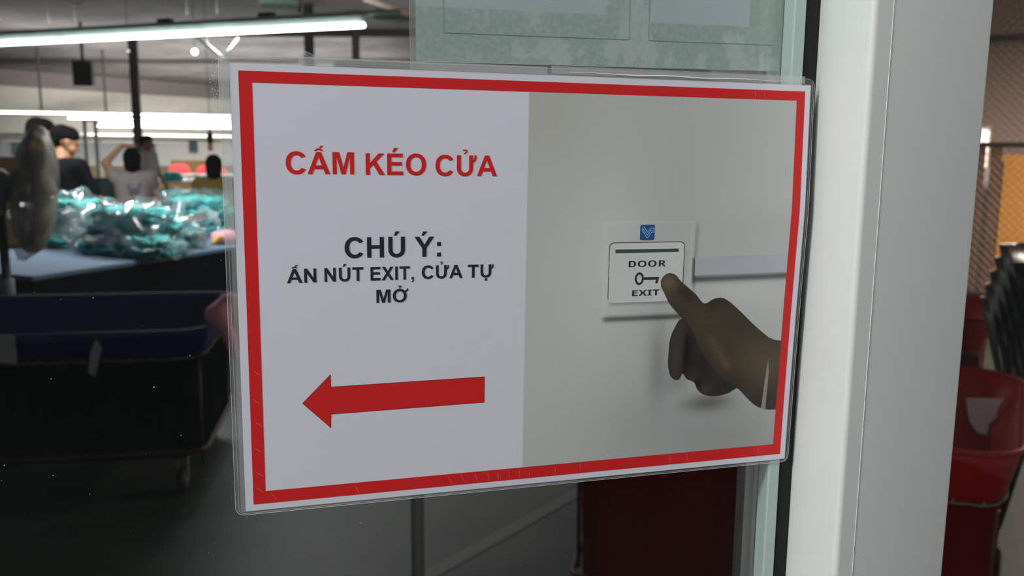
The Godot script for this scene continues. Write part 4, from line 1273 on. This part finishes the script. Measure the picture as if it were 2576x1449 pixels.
# ---------------------------------------------------------------- people
func person(label: String, at: Vector3, turn: float, h: float, shirt: Color, trousers: Color, pose := {}) -> Node3D:
	var t := thing("person", label, "person", at, turn)
	var k := h / 1.6
	t.scale = Vector3.ONE * k
	var skin := mat("tan skin", c8(172, 124, 94), 0.55)
	var hair_m := mat("black hair", c8(15, 13, 13), 0.9, 0, {"metallic_specular": 0.12})
	# joints, facing +z, left is +x
	var lean: float = pose.get("lean", 0.0)
	var hd := Vector3(0, 1.475, 0.02 + lean * 1.4)
	var tilt: float = pose.get("nod", 0.0)
	var neck := Vector3(0, 1.33, -0.005 + lean)
	var sh := [Vector3(0.165, 1.29, -0.01 + lean), Vector3(-0.165, 1.29, -0.01 + lean)]
	var el: Array = pose.get("elbow", [Vector3(0.24, 1.03, 0.02), Vector3(-0.24, 1.03, 0.02)])
	var wr: Array = pose.get("wrist", [Vector3(0.22, 0.84, 0.14), Vector3(-0.22, 0.84, 0.14)])
	var bones := [
		[neck + Vector3(0, -0.06, -0.005), neck + Vector3(0, 0.07, 0.01 + lean * 0.3), 0.054, 0.048],
		[sh[0], sh[1], 0.055, 0.055],
		[Vector3(0.07, 1.22, lean * 0.85), Vector3(0.055, 1.02, lean * 0.4), 0.105, 0.10], [Vector3(-0.07, 1.22, lean * 0.85), Vector3(-0.055, 1.02, lean * 0.4), 0.105, 0.10],
		[Vector3(0.05, 1.02, lean * 0.4), Vector3(0.06, 0.86, 0), 0.10, 0.112], [Vector3(-0.05, 1.02, lean * 0.4), Vector3(-0.06, 0.86, 0), 0.10, 0.112]]
	for s in 2:
		var sg := 1.0 - 2.0 * s
		bones.append([sh[s], el[s], 0.048, 0.038])
		bones.append([el[s], wr[s], 0.037, 0.026])
		bones.append([Vector3(sg * 0.085, 0.84, 0), Vector3(sg * 0.095, 0.45, 0.012), 0.085, 0.052])
		bones.append([Vector3(sg * 0.095, 0.45, 0.012), Vector3(sg * 0.10, 0.08, -0.01), 0.052, 0.033])
		bones.append([Vector3(sg * 0.10, 0.045, -0.02), Vector3(sg * 0.115, 0.03, 0.13), 0.036, 0.028])
	var body := g().smooth()
	body.nets(bones, 0.016, 0.03)
	# head
	var hb := Basis(UP, pose.get("look", 0.0)) * Basis(Vector3(1, 0, 0), tilt)
	var H := func(x: float, y: float, z: float) -> Vector3: return hd + hb * Vector3(x, y, z)
	body.nets([[H.call(0, 0.035, -0.022), H.call(0, 0.03, 0.012), 0.078, 0.074], [H.call(0, -0.03, 0.025), H.call(0, -0.078, 0.058), 0.056, 0.028], [H.call(0.03, -0.03, 0.045), H.call(-0.03, -0.03, 0.045), 0.038, 0.038],
		[H.call(0, 0.012, 0.085), H.call(0, -0.022, 0.101), 0.008, 0.014], [H.call(-0.03, 0.022, 0.075), H.call(0.03, 0.022, 0.075), 0.012, 0.012], [H.call(-0.016, -0.056, 0.079), H.call(0.016, -0.056, 0.079), 0.009, 0.009],
		[H.call(0.076, 0.015, -0.005), H.call(0.074, -0.025, 0.0), 0.014, 0.009], [H.call(-0.076, 0.015, -0.005), H.call(-0.074, -0.025, 0.0), 0.014, 0.009],
		[H.call(0, -0.06, -0.02), neck + Vector3(0, 0.02, 0), 0.05, 0.05]], 0.0065, 0.012)
	# hands: palm, four unequal fingers, thumb
	for s in 2:
		var sg := 1.0 - 2.0 * s
		var d: Vector3 = (wr[s] - el[s]).normalized()
		if pose.has("hand"):
			d = pose.hand[s]
		var side := d.cross(Vector3(sg, 0.3, 0)).normalized()
		var nrm := side.cross(d)
		var w: Vector3 = wr[s]
		var hbones := [[w, w + d * 0.03, 0.024, 0.022]]
		for f in 4:
			var o := side * (0.024 - 0.016 * f)
			var ln: float = [0.066, 0.075, 0.07, 0.055][f]
			hbones.append([w + d * 0.025 + o * 0.6, w + d * 0.085 + o, 0.013, 0.011])
			hbones.append([w + d * 0.085 + o, w + d * (0.085 + ln * 0.5) + o * 1.1 - nrm * 0.006, 0.009, 0.0085])
			hbones.append([w + d * (0.085 + ln * 0.5) + o * 1.1 - nrm * 0.006, w + d * (0.085 + ln * 0.9) + o * 1.1 - nrm * 0.02, 0.0085, 0.007])
		hbones.append([w + d * 0.03 + side * 0.02, w + d * 0.062 + side * 0.05 - nrm * 0.01, 0.012, 0.010])
		hbones.append([w + d * 0.062 + side * 0.05 - nrm * 0.01, w + d * 0.092 + side * 0.056 - nrm * 0.018, 0.0095, 0.008])
		body.nets(hbones, 0.006, 0.006)
	part("body", body.done(), skin, t)
	# shirt with short sleeves, hem over the trousers
	var sb := []
	for i in range(1, 6):
		var q: Array = bones[i].duplicate()
		q[2] += 0.016
		q[3] += 0.018
		sb.append(q)
	for s in 2:
		sb.append([sh[s], sh[s].lerp(el[s], pose.get("sleeve", 0.62)), 0.062, 0.060])
	sb.append([neck + Vector3(0, -0.05, 0), neck + Vector3(0, -0.02, 0), 0.06, 0.062])
	part("shirt", g().smooth().nets(sb, 0.016, 0.035).done(), mat("shirt %s" % shirt.to_html(), shirt, 0.9, 0, {"metallic_specular": 0.15}), t)
	var tb := []
	for s in 2:
		var sg := 1.0 - 2.0 * s
		tb.append([Vector3(sg * 0.06, 0.90, 0), Vector3(sg * 0.07, 0.82, 0), 0.115, 0.118])
		tb.append([Vector3(sg * 0.085, 0.84, 0), Vector3(sg * 0.097, 0.45, 0.012), 0.10, 0.072])
		tb.append([Vector3(sg * 0.097, 0.45, 0.012), Vector3(sg * 0.10, 0.10, -0.01), 0.072, 0.062])
	part("trousers", g().smooth().nets(tb, 0.018, 0.02).done(), mat("trousers %s" % trousers.to_html(), trousers, 0.9), t)
	for s in 2:
		var sg := 1.0 - 2.0 * s
		part("shoe", g().smooth().nets([[Vector3(sg * 0.10, 0.052, -0.03), Vector3(sg * 0.118, 0.038, 0.15), 0.046, 0.036]], 0.012, 0.02).done(), mat("dark shoe", c8(34, 32, 32), 0.6), t)
	# hair: cap over crown and back of the head
	var hr := [[H.call(0, 0.062, -0.038), H.call(0, 0.068, 0.02), 0.075, 0.068], [H.call(0, 0.01, -0.055), H.call(0, 0.05, -0.05), 0.066, 0.07], [H.call(0.05, 0.045, -0.03), H.call(0.052, 0.055, 0.03), 0.035, 0.03], [H.call(-0.05, 0.045, -0.03), H.call(-0.052, 0.055, 0.03), 0.035, 0.03], [H.call(0.0, 0.086, 0.02), H.call(0.02, 0.080, 0.045), 0.036, 0.026]]
	if pose.get("bob", false):
		hr.append([H.call(0, 0.02, -0.06), H.call(0, -0.09, -0.055), 0.078, 0.06])
		hr.append([H.call(0.05, 0.01, -0.03), H.call(0.05, -0.09, -0.03), 0.04, 0.03])
		hr.append([H.call(-0.05, 0.01, -0.03), H.call(-0.05, -0.09, -0.03), 0.04, 0.03])
	part("hair", g().smooth().nets(hr, 0.008, 0.02).done(), hair_m, t)
	for s in [-1.0, 1.0]:
		part("eye", g().smooth().ellipsoid(H.call(s * 0.03, 0.008, 0.083), Vector3(0.011, 0.006, 0.005), 6).done(), mat("dark eye", c8(26, 20, 18), 0.3), t)
	if pose.has("print"):
		var pg := g()
		for q in [[Vector2(-0.07, 1.24), Vector2(-0.03, 1.12)], [Vector2(-0.03, 1.12), Vector2(-0.005, 1.18)], [Vector2(-0.005, 1.18), Vector2(0.025, 1.11)], [Vector2(0.025, 1.11), Vector2(0.05, 1.22)]]:
			var a: Vector2 = q[0]
			var b: Vector2 = q[1]
			var nn := (b - a).normalized().orthogonal() * 0.014
			pg.quad(Vector3(a.x + nn.x, a.y + nn.y, -0.128), Vector3(b.x + nn.x, b.y + nn.y, -0.128), Vector3(b.x - nn.x, b.y - nn.y, -0.128), Vector3(a.x - nn.x, a.y - nn.y, -0.128))
		part("shirt_print", pg.done(), mat("dark shirt print", c8(104, 98, 112), 0.9), t)
	return t

func build_people() -> void:
	var navy := c8(30, 32, 44)
	# beside the pile of bags, working on the table, profile to the right
	person("black-haired person in a black shirt working behind the bags of teal garments", Vector3(-1.46, 0, -6.80), deg_to_rad(146), 1.57, c8(15, 15, 17), navy, {
		"lean": 0.05, "nod": 0.3, "look": deg_to_rad(-34),
		"elbow": [Vector3(0.27, 1.05, 0.05), Vector3(-0.24, 1.05, 0.12)], "wrist": [Vector3(0.24, 0.92, 0.27), Vector3(-0.14, 0.90, 0.32)], "sleeve": 0.8})
	person("person with black hair in dark clothes standing behind the covered fan", Vector3(-1.70, 0, -7.4), deg_to_rad(80), 1.64, c8(26, 28, 32), navy, {"nod": 0.2})
	person("person in a grey printed shirt seen from behind, one arm raised overhead", Vector3(-1.16, 0, -8.5), deg_to_rad(186), 1.42, c8(146, 138, 138), navy, {
		"print": true, "bob": true,
		"elbow": [Vector3(0.26, 1.44, 0.0), Vector3(-0.24, 1.03, 0.03)], "wrist": [Vector3(0.09, 1.62, 0.0), Vector3(-0.2, 0.86, 0.18)], "hand": [Vector3(-0.95, 0.1, 0.0), Vector3(0, -0.5, 0.8)], "sleeve": 0.3})
	person("person with a dark cap of hair standing far off beyond the grey shirt", Vector3(-1.80, 0, -15.2), deg_to_rad(60), 1.64, c8(196, 192, 188), navy, {})
	person("person in an olive brown shirt seen from behind at the notice's left edge", Vector3(-0.41, 0, -8.1), deg_to_rad(172), 1.36, c8(96, 78, 40), navy, {"bob": true})

# ---------------------------------------------------------------- far end of the hall
func build_far() -> void:
	var white := mat("white board", c8(228, 230, 230), 0.6)
	var tan := mat("brown cardboard", c8(150, 118, 78), 0.9)
	var steel := mat("white painted steel", c8(220, 222, 218), 0.5)
	var redc := mat("coral red cloth", c8(236, 84, 84), 0.9)
	var teal := mat("teal jersey", c8(66, 172, 174), 0.75)
	# partition of white boards with a rail on top
	var p := thing("partition", "long low partition of white boards under a white rail across the far hall", "partition", Vector3(-3.5, 0, -26.0))
	for k in 9:
		part("board", g().box(Vector3(-5.0 + 1.22 * k, 1.30, 0), Vector3(1.20, 0.62, 0.04), 0.006).done(), white, p)
		part("post", g().box(Vector3(-5.6 + 1.22 * k, 0.85, 0.0), Vector3(0.05, 1.7, 0.06), 0.005).done(), steel, p)
	part("kick_board", g().box(Vector3(0, 0.52, 0), Vector3(11.5, 0.9, 0.03)).done(), mat("tan board", c8(176, 150, 116), 0.8), p)
	part("rail", g().smooth().tube([Vector3(-6, 1.78, 0.05), Vector3(6, 1.78, 0.05)], 0.055, 10).done(), steel, p)
	part("lower_rail", g().box(Vector3(0, 1.68, 0.06), Vector3(12, 0.05, 0.05), 0.005).done(), mat("dark steel", c8(46, 44, 44), 0.6), p)
	for q in [[-2.92, 1.42, c8(96, 112, 150), "blue grey poster on the white partition behind the raised arm"], [-1.80, 1.50, c8(60, 96, 124), "blue and purple poster on the white partition right of the column"], [-6.3, 1.42, c8(110, 150, 156), "small teal poster on the partition left of the covered fan"]]:
		var o := thing("poster", q[3], "poster", Vector3(q[0], q[1], -25.96))
		part("sheet", g().box(Vector3.ZERO, Vector3(0.24, 0.34, 0.01), 0.002).done(), mat("poster %s" % q[2].to_html(), q[2], 0.7), o)
		part("band", g().box(Vector3(0, -0.12, 0.007), Vector3(0.24, 0.06, 0.006)).done(), mat("poster band", c8(150, 80, 110), 0.7), o)
	# work tables in the hall with bundles on them
	var tables := [[-2.15, -20.0, 1.5, "white work table far back, left one, with a coral red bundle"], [-1.35, -18.6, 1.5, "white work table with teal stacks behind the grey shirt"], [-1.6, -24.2, 2.2, "white work table at the partition under the coral red heaps"], [-1.3, -11.4, 1.4, "nearer white work table with a lower shelf of teal cloth"]]
	for q in tables:
		var t := thing("work_table", q[3], "table", Vector3(q[0], 0, q[1]), 0, "white work tables in the hall")
		part("tabletop", g().box(Vector3(0, 0.77, 0), Vector3(q[2], 0.04, 0.7), 0.006).done(), steel, t)
		part("shelf", g().box(Vector3(0, 0.34, 0), Vector3(q[2] - 0.1, 0.025, 0.62), 0.004).done(), steel, t)
		for sx in [-1.0, 1.0]:
			for sz in [-1.0, 1.0]:
				part("leg", g().box(Vector3(sx * (q[2] / 2 - 0.04), 0.375, sz * 0.3), Vector3(0.045, 0.75, 0.045), 0.004).done(), steel, t)
	var heap := func(called: String, label: String, at: Vector3, r: Vector3, m: Material) -> void:
		solo(called, g().smooth().nets([[Vector3(-r.x * 0.6, r.y * 0.4, 0), Vector3(r.x * 0.5, r.y * 0.45, 0.02), r.y * 0.5, r.y * 0.5], [Vector3(-r.x * 0.3, r.y * 0.55, r.z * 0.4), Vector3(r.x * 0.3, r.y * 0.5, -r.z * 0.3), r.y * 0.5, r.y * 0.55], [Vector3(-r.x * 0.8, r.y * 0.25, -r.z * 0.2), Vector3(r.x * 0.8, r.y * 0.25, r.z * 0.2), r.y * 0.28, r.y * 0.28]], 0.02, 0.03).done(), m, label, "heap", at)
	heap.call("cloth_heap", "coral red cloth heap on the far table right of the raised arm", Vector3(-2.05, 0.79, -24.2), Vector3(0.26, 0.26, 0.2), redc)
	heap.call("cloth_heap", "long coral red cloth heap near the notice's left edge", Vector3(-1.25, 0.79, -24.2), Vector3(0.42, 0.24, 0.2), redc)
	heap.call("cloth_heap", "coral red cloth heap left of the grey shirt", Vector3(-2.60, 0.79, -20.0), Vector3(0.36, 0.16, 0.2), redc)
	heap.call("cloth_heap", "teal cloth heap on the far white table", Vector3(-1.75, 0.79, -18.6), Vector3(0.24, 0.18, 0.2), teal)
	heap.call("cloth_heap", "flat teal cloth heap at the right end of the far white table", Vector3(-1.0, 0.79, -18.6), Vector3(0.3, 0.10, 0.2), teal)
	heap.call("cloth_heap", "teal cloth heap on the nearer white table", Vector3(-1.12, 0.79, -11.4), Vector3(0.20, 0.13, 0.2), teal)
	heap.call("cloth_heap", "dull green cloth heap between the black shirt and the grey shirt", Vector3(-1.86, 0.79, -11.3), Vector3(0.2, 0.26, 0.2), mat("dull green cloth", c8(66, 92, 90), 0.9))
	# small round fan on the nearer table
	var f := thing("table_fan", "small pale round fan standing on the nearer white table", "fan", Vector3(-0.78, 0.79, -11.2))
	var hd := Transform3D(Basis(Vector3(1, 0, 0), PI / 2), Vector3(0, 0.2, 0.02))
	part("base", g().smooth().lathe([Vector2(0, 0.02), Vector2(0.07, 0.015), Vector2(0.08, 0), Vector2(0, 0)], 16).done(), steel, f)
	part("stem", g().tube([Vector3(0, 0.01, 0), Vector3(0, 0.12, 0)], 0.012, 8).done(), steel, f)
	var gg := g().smooth()
	for q in [[0.11, 0.0], [0.085, 0.03], [0.05, 0.035]]:
		var c := []
		for k in 25:
			c.append(hd * Vector3(cos(TAU * k / 24) * q[0], q[1], sin(TAU * k / 24) * q[0]))
		gg.tube(c, 0.006, 5, false)
	part("guard", gg.done(), steel, f)
	part("motor", g().smooth().lathe([Vector2(0, -0.06), Vector2(0.04, -0.05), Vector2(0.045, 0.0), Vector2(0, 0.02)], 14, hd).done(), mat("dark violet plastic", c8(58, 48, 60), 0.6), f)
	# brown cartons
	var box_at := func(label: String, at: Vector3, s: Vector3, turn: float) -> void:
		var t := thing("carton", label, "box", at, turn, "brown cartons in the hall")
		part("body", g().box(Vector3(0, s.y / 2, 0), s, 0.006).done(), tan, t)
		part("flap", g().box(Vector3(0, s.y + 0.004, s.z * 0.22), Vector3(s.x, 0.006, s.z * 0.5), 0.001).done(), tan, t)
		part("flap", g().box(Vector3(0, s.y + 0.004, -s.z * 0.26), Vector3(s.x, 0.006, s.z * 0.44), 0.001).done(), tan, t)
	box_at.call("brown carton on the floor right of the grey shirt", Vector3(-0.66, 0, -9.0), Vector3(0.46, 0.88, 0.36), 0.1)
	box_at.call("low brown carton beside the taller one", Vector3(-1.0, 0, -9.9), Vector3(0.6, 0.80, 0.4), 0.1)
	box_at.call("brown carton against the partition, under the red heaps", Vector3(-1.7, 0, -25.4), Vector3(1.3, 1.13, 0.4), 0.0)
	box_at.call("brown carton at the outer left beside the covered fan", Vector3(-3.62, 0, -14.0), Vector3(0.5, 1.28, 0.4), 0.0)
	# white uprights by the second row
	var up := thing("garment_rail", "white upright garment rail left of the dark column", "rail", Vector3(-3.25, 0, -19.0))
	for x in [-0.12, 0.08]:
		part("upright", g().box(Vector3(x, 1.0, 0), Vector3(0.07, 2.0, 0.05), 0.006).done(), steel, up)
	part("foot", g().box(Vector3(0, 0.02, 0), Vector3(0.5, 0.04, 0.4), 0.006).done(), steel, up)
	part("top_rail", g().tube([Vector3(-0.12, 1.98, 0), Vector3(0.1, 1.98, 0)], 0.02, 8).done(), steel, up)
	var hb := thing("spray_bottle", "black and orange bottle hanging on a cord near the notice's left edge", "bottle", Vector3(-0.63, 1.40, -12.0))
	part("bottle", g().smooth().lathe([Vector2(0, 0.09), Vector2(0.035, 0.1), Vector2(0.04, 0.2), Vector2(0.015, 0.27), Vector2(0.0, 0.28)], 12).done(), mat("black plastic", c8(30, 30, 32), 0.5), hb)
	part("cap", g().smooth().lathe([Vector2(0, 0.0), Vector2(0.03, 0.0), Vector2(0.035, 0.09), Vector2(0, 0.09)], 12).done(), mat("orange plastic", c8(206, 150, 100), 0.5), hb)
	part("cord", g().tube([Vector3(0, 0.27, 0), Vector3(0, 2.5, 0)], 0.004, 5).done(), mat("dull wire", c8(84, 82, 80), 0.8), hb)

# ---------------------------------------------------------------- right of the post: fence, chairs, store
func build_side() -> void:
	var fwd := Vector3(0.73, 0, -0.68).normalized()
	var right := Vector3(0.68, 0, 0.73).normalized()
	var b := Basis(right, UP, -fwd)
	var turn := atan2(b.z.x, b.z.z)
	var beige := mat("beige store wall", c8(222, 198, 182), 0.9)
	var dark := mat("dark steel", c8(46, 44, 44), 0.6)
	var wire := mat("rusty wire", c8(128, 114, 106), 0.6, 0.2)
	struct("wall_store", g().box(Vector3(8.6, 1.95, -8.3), Vector3(7.0, 3.9, 0.15), 0, b).done(), beige)
	var f := thing("wire_fence", "chain link fence with dark rails right of the white post", "fence", Vector3(5.7, 0, -5.2), turn)
	for q in [[2.33, 0.03], [1.50, 0.025], [0.28, 0.035]]:
		part("rail", g().box(Vector3(0, q[0], 0), Vector3(4.0, q[1] * 1.6, 0.05), 0.006).done(), dark, f)
	for x in [-1.9, 1.9]:
		part("post", g().box(Vector3(x, 1.4, 0), Vector3(0.06, 2.8, 0.06), 0.006).done(), dark, f)
	part("kick_plate", g().box(Vector3(0, 0.13, -0.02), Vector3(4.0, 0.26, 0.01)).done(), mat("brown plate", c8(104, 92, 84), 0.7), f)
	var wg := g()
	var pitch := 0.062
	for s in [-1.0, 1.0]:
		for k in range(-32, 66):
			var x0 := -1.0 + k * pitch
			# clip the slanting wire to the fence panel x in [-1, 1], y in [0.28, 2.8]
			var a := Vector2(x0, 0.28)
			var e := Vector2(x0 + s * 2.52, 2.8)
			if s < 0:
				a.x = x0 + 0.0
			var lo := 0.0
			var hi := 1.0
			for lim in [-1.0, 1.0]:
				var tt: float = (lim - a.x) / (e.x - a.x)
				if (lim < 0) == (s > 0):
					lo = maxf(lo, tt)
				else:
					hi = minf(hi, tt)
			if hi > lo:
				var p := a.lerp(e, lo)
				var q := a.lerp(e, hi)
				wg.tube([Vector3(p.x, p.y, 0.002 * s), Vector3(q.x, q.y, 0.002 * s)], 0.0022, 4, false)
	part("wire_mesh", wg.done(), wire, f).set_meta("kind", "stuff")
	# store behind the fence
	var ob := Basis(right, UP, -fwd)
	var cab := thing("steel_cabinet", "orange yellow steel cabinet behind the wire fence", "cabinet", Vector3(6.72, 0, -5.85), turn)
	part("body", g().box(Vector3(0, 0.71, -0.2), Vector3(0.5, 1.42, 0.4), 0.01).done(), mat("orange enamel", c8(198, 138, 52), 0.5), cab)
	part("door", g().box(Vector3(0.0, 0.72, 0.012), Vector3(0.45, 1.3, 0.02), 0.005).done(), mat("orange enamel", c8(198, 138, 52), 0.5), cab)
	for k in 2:
		var o := solo("board", g().box(Vector3(0, 0.76, 0), Vector3(0.09, 1.52, 0.05), 0.006).done(), mat("dark brown board", c8(92, 66, 50), 0.8), ["brown board leaning left of the orange cabinet, outer one", "brown board leaning against the orange cabinet's side"][k], "board", Vector3(6.30 + 0.085 * k, 0, -6.02 + 0.1 * k))
		o.rotation.y = turn
	var sh := thing("panel", "pale grey panel standing behind the brown boards", "panel", Vector3(7.0, 0, -6.8), turn)
	part("sheet", g().box(Vector3(0, 0.65, 0), Vector3(0.3, 1.3, 0.03), 0.004).done(), mat("pale panel", c8(206, 208, 210), 0.6), sh)
	part("foot", g().box(Vector3(0, 0.02, 0), Vector3(0.34, 0.04, 0.2), 0.004).done(), mat("dark steel", c8(46, 44, 44), 0.6), sh)
	var wl := thing("lit_window", "narrow lit window behind the fence at the post's edge", "lamp", Vector3(7.55, 0, -7.32), turn)  # glowing plate stands for a sliver of lit window
	part("backplate", g().box(Vector3(0, 1.48, -0.02), Vector3(0.2, 0.5, 0.02), 0.004).done(), beige, wl)
	part("diffuser", g().box(Vector3(0, 1.48, 0.01), Vector3(0.16, 0.42, 0.04), 0.01).done(), mat("warm glow", c8(255, 244, 232), 0.5, 0, {"emission_enabled": true, "emission": Color(1.0, 0.95, 0.9), "emission_energy_multiplier": 2.5}), wl)
	area("lit_window_light", Vector3(7.55, 1.48, -7.32) - fwd * 0.08, Vector2(0.16, 0.42), 1.5, -fwd, Color(1.0, 0.95, 0.9))
	# unseen lamp added over the aisle to brighten the fence area
	var al := thing("ceiling_light", "added unseen square lamp brightening the wire fence and store", "light", Vector3(6.7, 2.8, -3.5))
	part("frame", g().box(Vector3(0, 0.02, 0), Vector3(0.9, 0.06, 0.9), 0.01).done(), dark, al)
	part("diffuser", g().box(Vector3(0, -0.02, 0), Vector3(0.82, 0.02, 0.82), 0.004).done(), mat("panel glow", c8(240, 240, 240), 0.5, 0, {"emission_enabled": true, "emission": Color.WHITE, "emission_energy_multiplier": 2.0}), al)
	part("hanging_wire", g().tube([Vector3(0, 0.05, 0), Vector3(0, 1.1, 0)], 0.006, 6).done(), dark, al)
	# stack of black chairs, seen from the side, backs leaning to the left
	var cb := Basis(right.cross(UP).normalized() * -1.0, UP, right)
	var first: Node3D = null
	for k in 5:
		var pos := Vector3(2.62, 0, -1.76) + right * (0.010 * k) + UP * (0.047 * k)
		var lab: String = ["black chair with curved back, lowest of the stack", "black chair second from the bottom of the stack", "black chair in the middle of the stack", "black chair second from the top of the stack", "black chair on top of the stack beside the white post"][k]
		if first == null:
			first = chair(lab, pos, atan2(right.x, right.z))
		else:
			copy(first, lab, pos, atan2(right.x, right.z))

func chair(label: String, at: Vector3, turn: float) -> Node3D:      # faces +z
	var t := thing("stacking_chair", label, "chair", at, turn, "black chairs stacked right of the post")
	var pl := mat("black chair plastic", c8(12, 12, 16), 0.4)
	var rows := []
	for i in 9:
		var s := i / 8.0
		var row := []
		for j in 9:
			var u := (j - 4) / 4.0
			row.append(Vector3(u * 0.21, 0.44 + 0.015 * u * u - 0.02 * s + 0.012 * (1 - u * u) * s, -0.16 + 0.40 * s))
		rows.append(row)
	part("seat", g().smooth().grid(rows).done(), pl, t)
	var front := []
	var back := []
	for i in 11:
		var s := i / 10.0
		var rf := []
		var rb := []
		for j in 11:
			var u := (j - 5) / 5.0
			var w := 0.215 * sqrt(maxf(0.05, 1.0 - pow(maxf(0.0, s - 0.72) / 0.30, 2)))
			var p := Vector3(u * w, 0.50 + 0.42 * s, -0.17 - 0.10 * s + 0.04 * u * u)
			rf.append(p)
			rb.append(p - Vector3(0, 0.004, 0.03 + 0.012 * s))
		front.append(rf)
		back.append(rb)
	var bk := g().smooth().grid(front).grid(back)
	var ring_f := []
	var ring_b := []
	for i in 11:
		ring_f.append(front[i][0]); ring_b.append(back[i][0])
	for j in 11:
		ring_f.append(front[10][j]); ring_b.append(back[10][j])
	for i in range(10, -1, -1):
		ring_f.append(front[i][10]); ring_b.append(back[i][10])
	bk.grid([ring_f, ring_b])
	part("backrest", bk.done(), pl, t)
	var rod := mat("glossy black tube", c8(40, 40, 44), 0.22, 0.5)
	for sx in [-1.0, 1.0]:
		part("leg", g().smooth().tube([Vector3(sx * 0.20, 0.43, 0.2), Vector3(sx * 0.225, 0.22, 0.23), Vector3(sx * 0.235, 0.0, 0.25)], 0.012, 8).done(), rod, t)
		part("leg", g().smooth().tube([Vector3(sx * 0.20, 0.44, -0.14), Vector3(sx * 0.225, 0.22, -0.19), Vector3(sx * 0.235, 0.0, -0.23)], 0.012, 8).done(), rod, t)
		part("back_tube", g().smooth().tube([Vector3(sx * 0.215, 0.44, -0.13), Vector3(sx * 0.222, 0.52, -0.165), Vector3(sx * 0.218, 0.80, -0.232)], 0.010, 8).done(), rod, t)
	return t
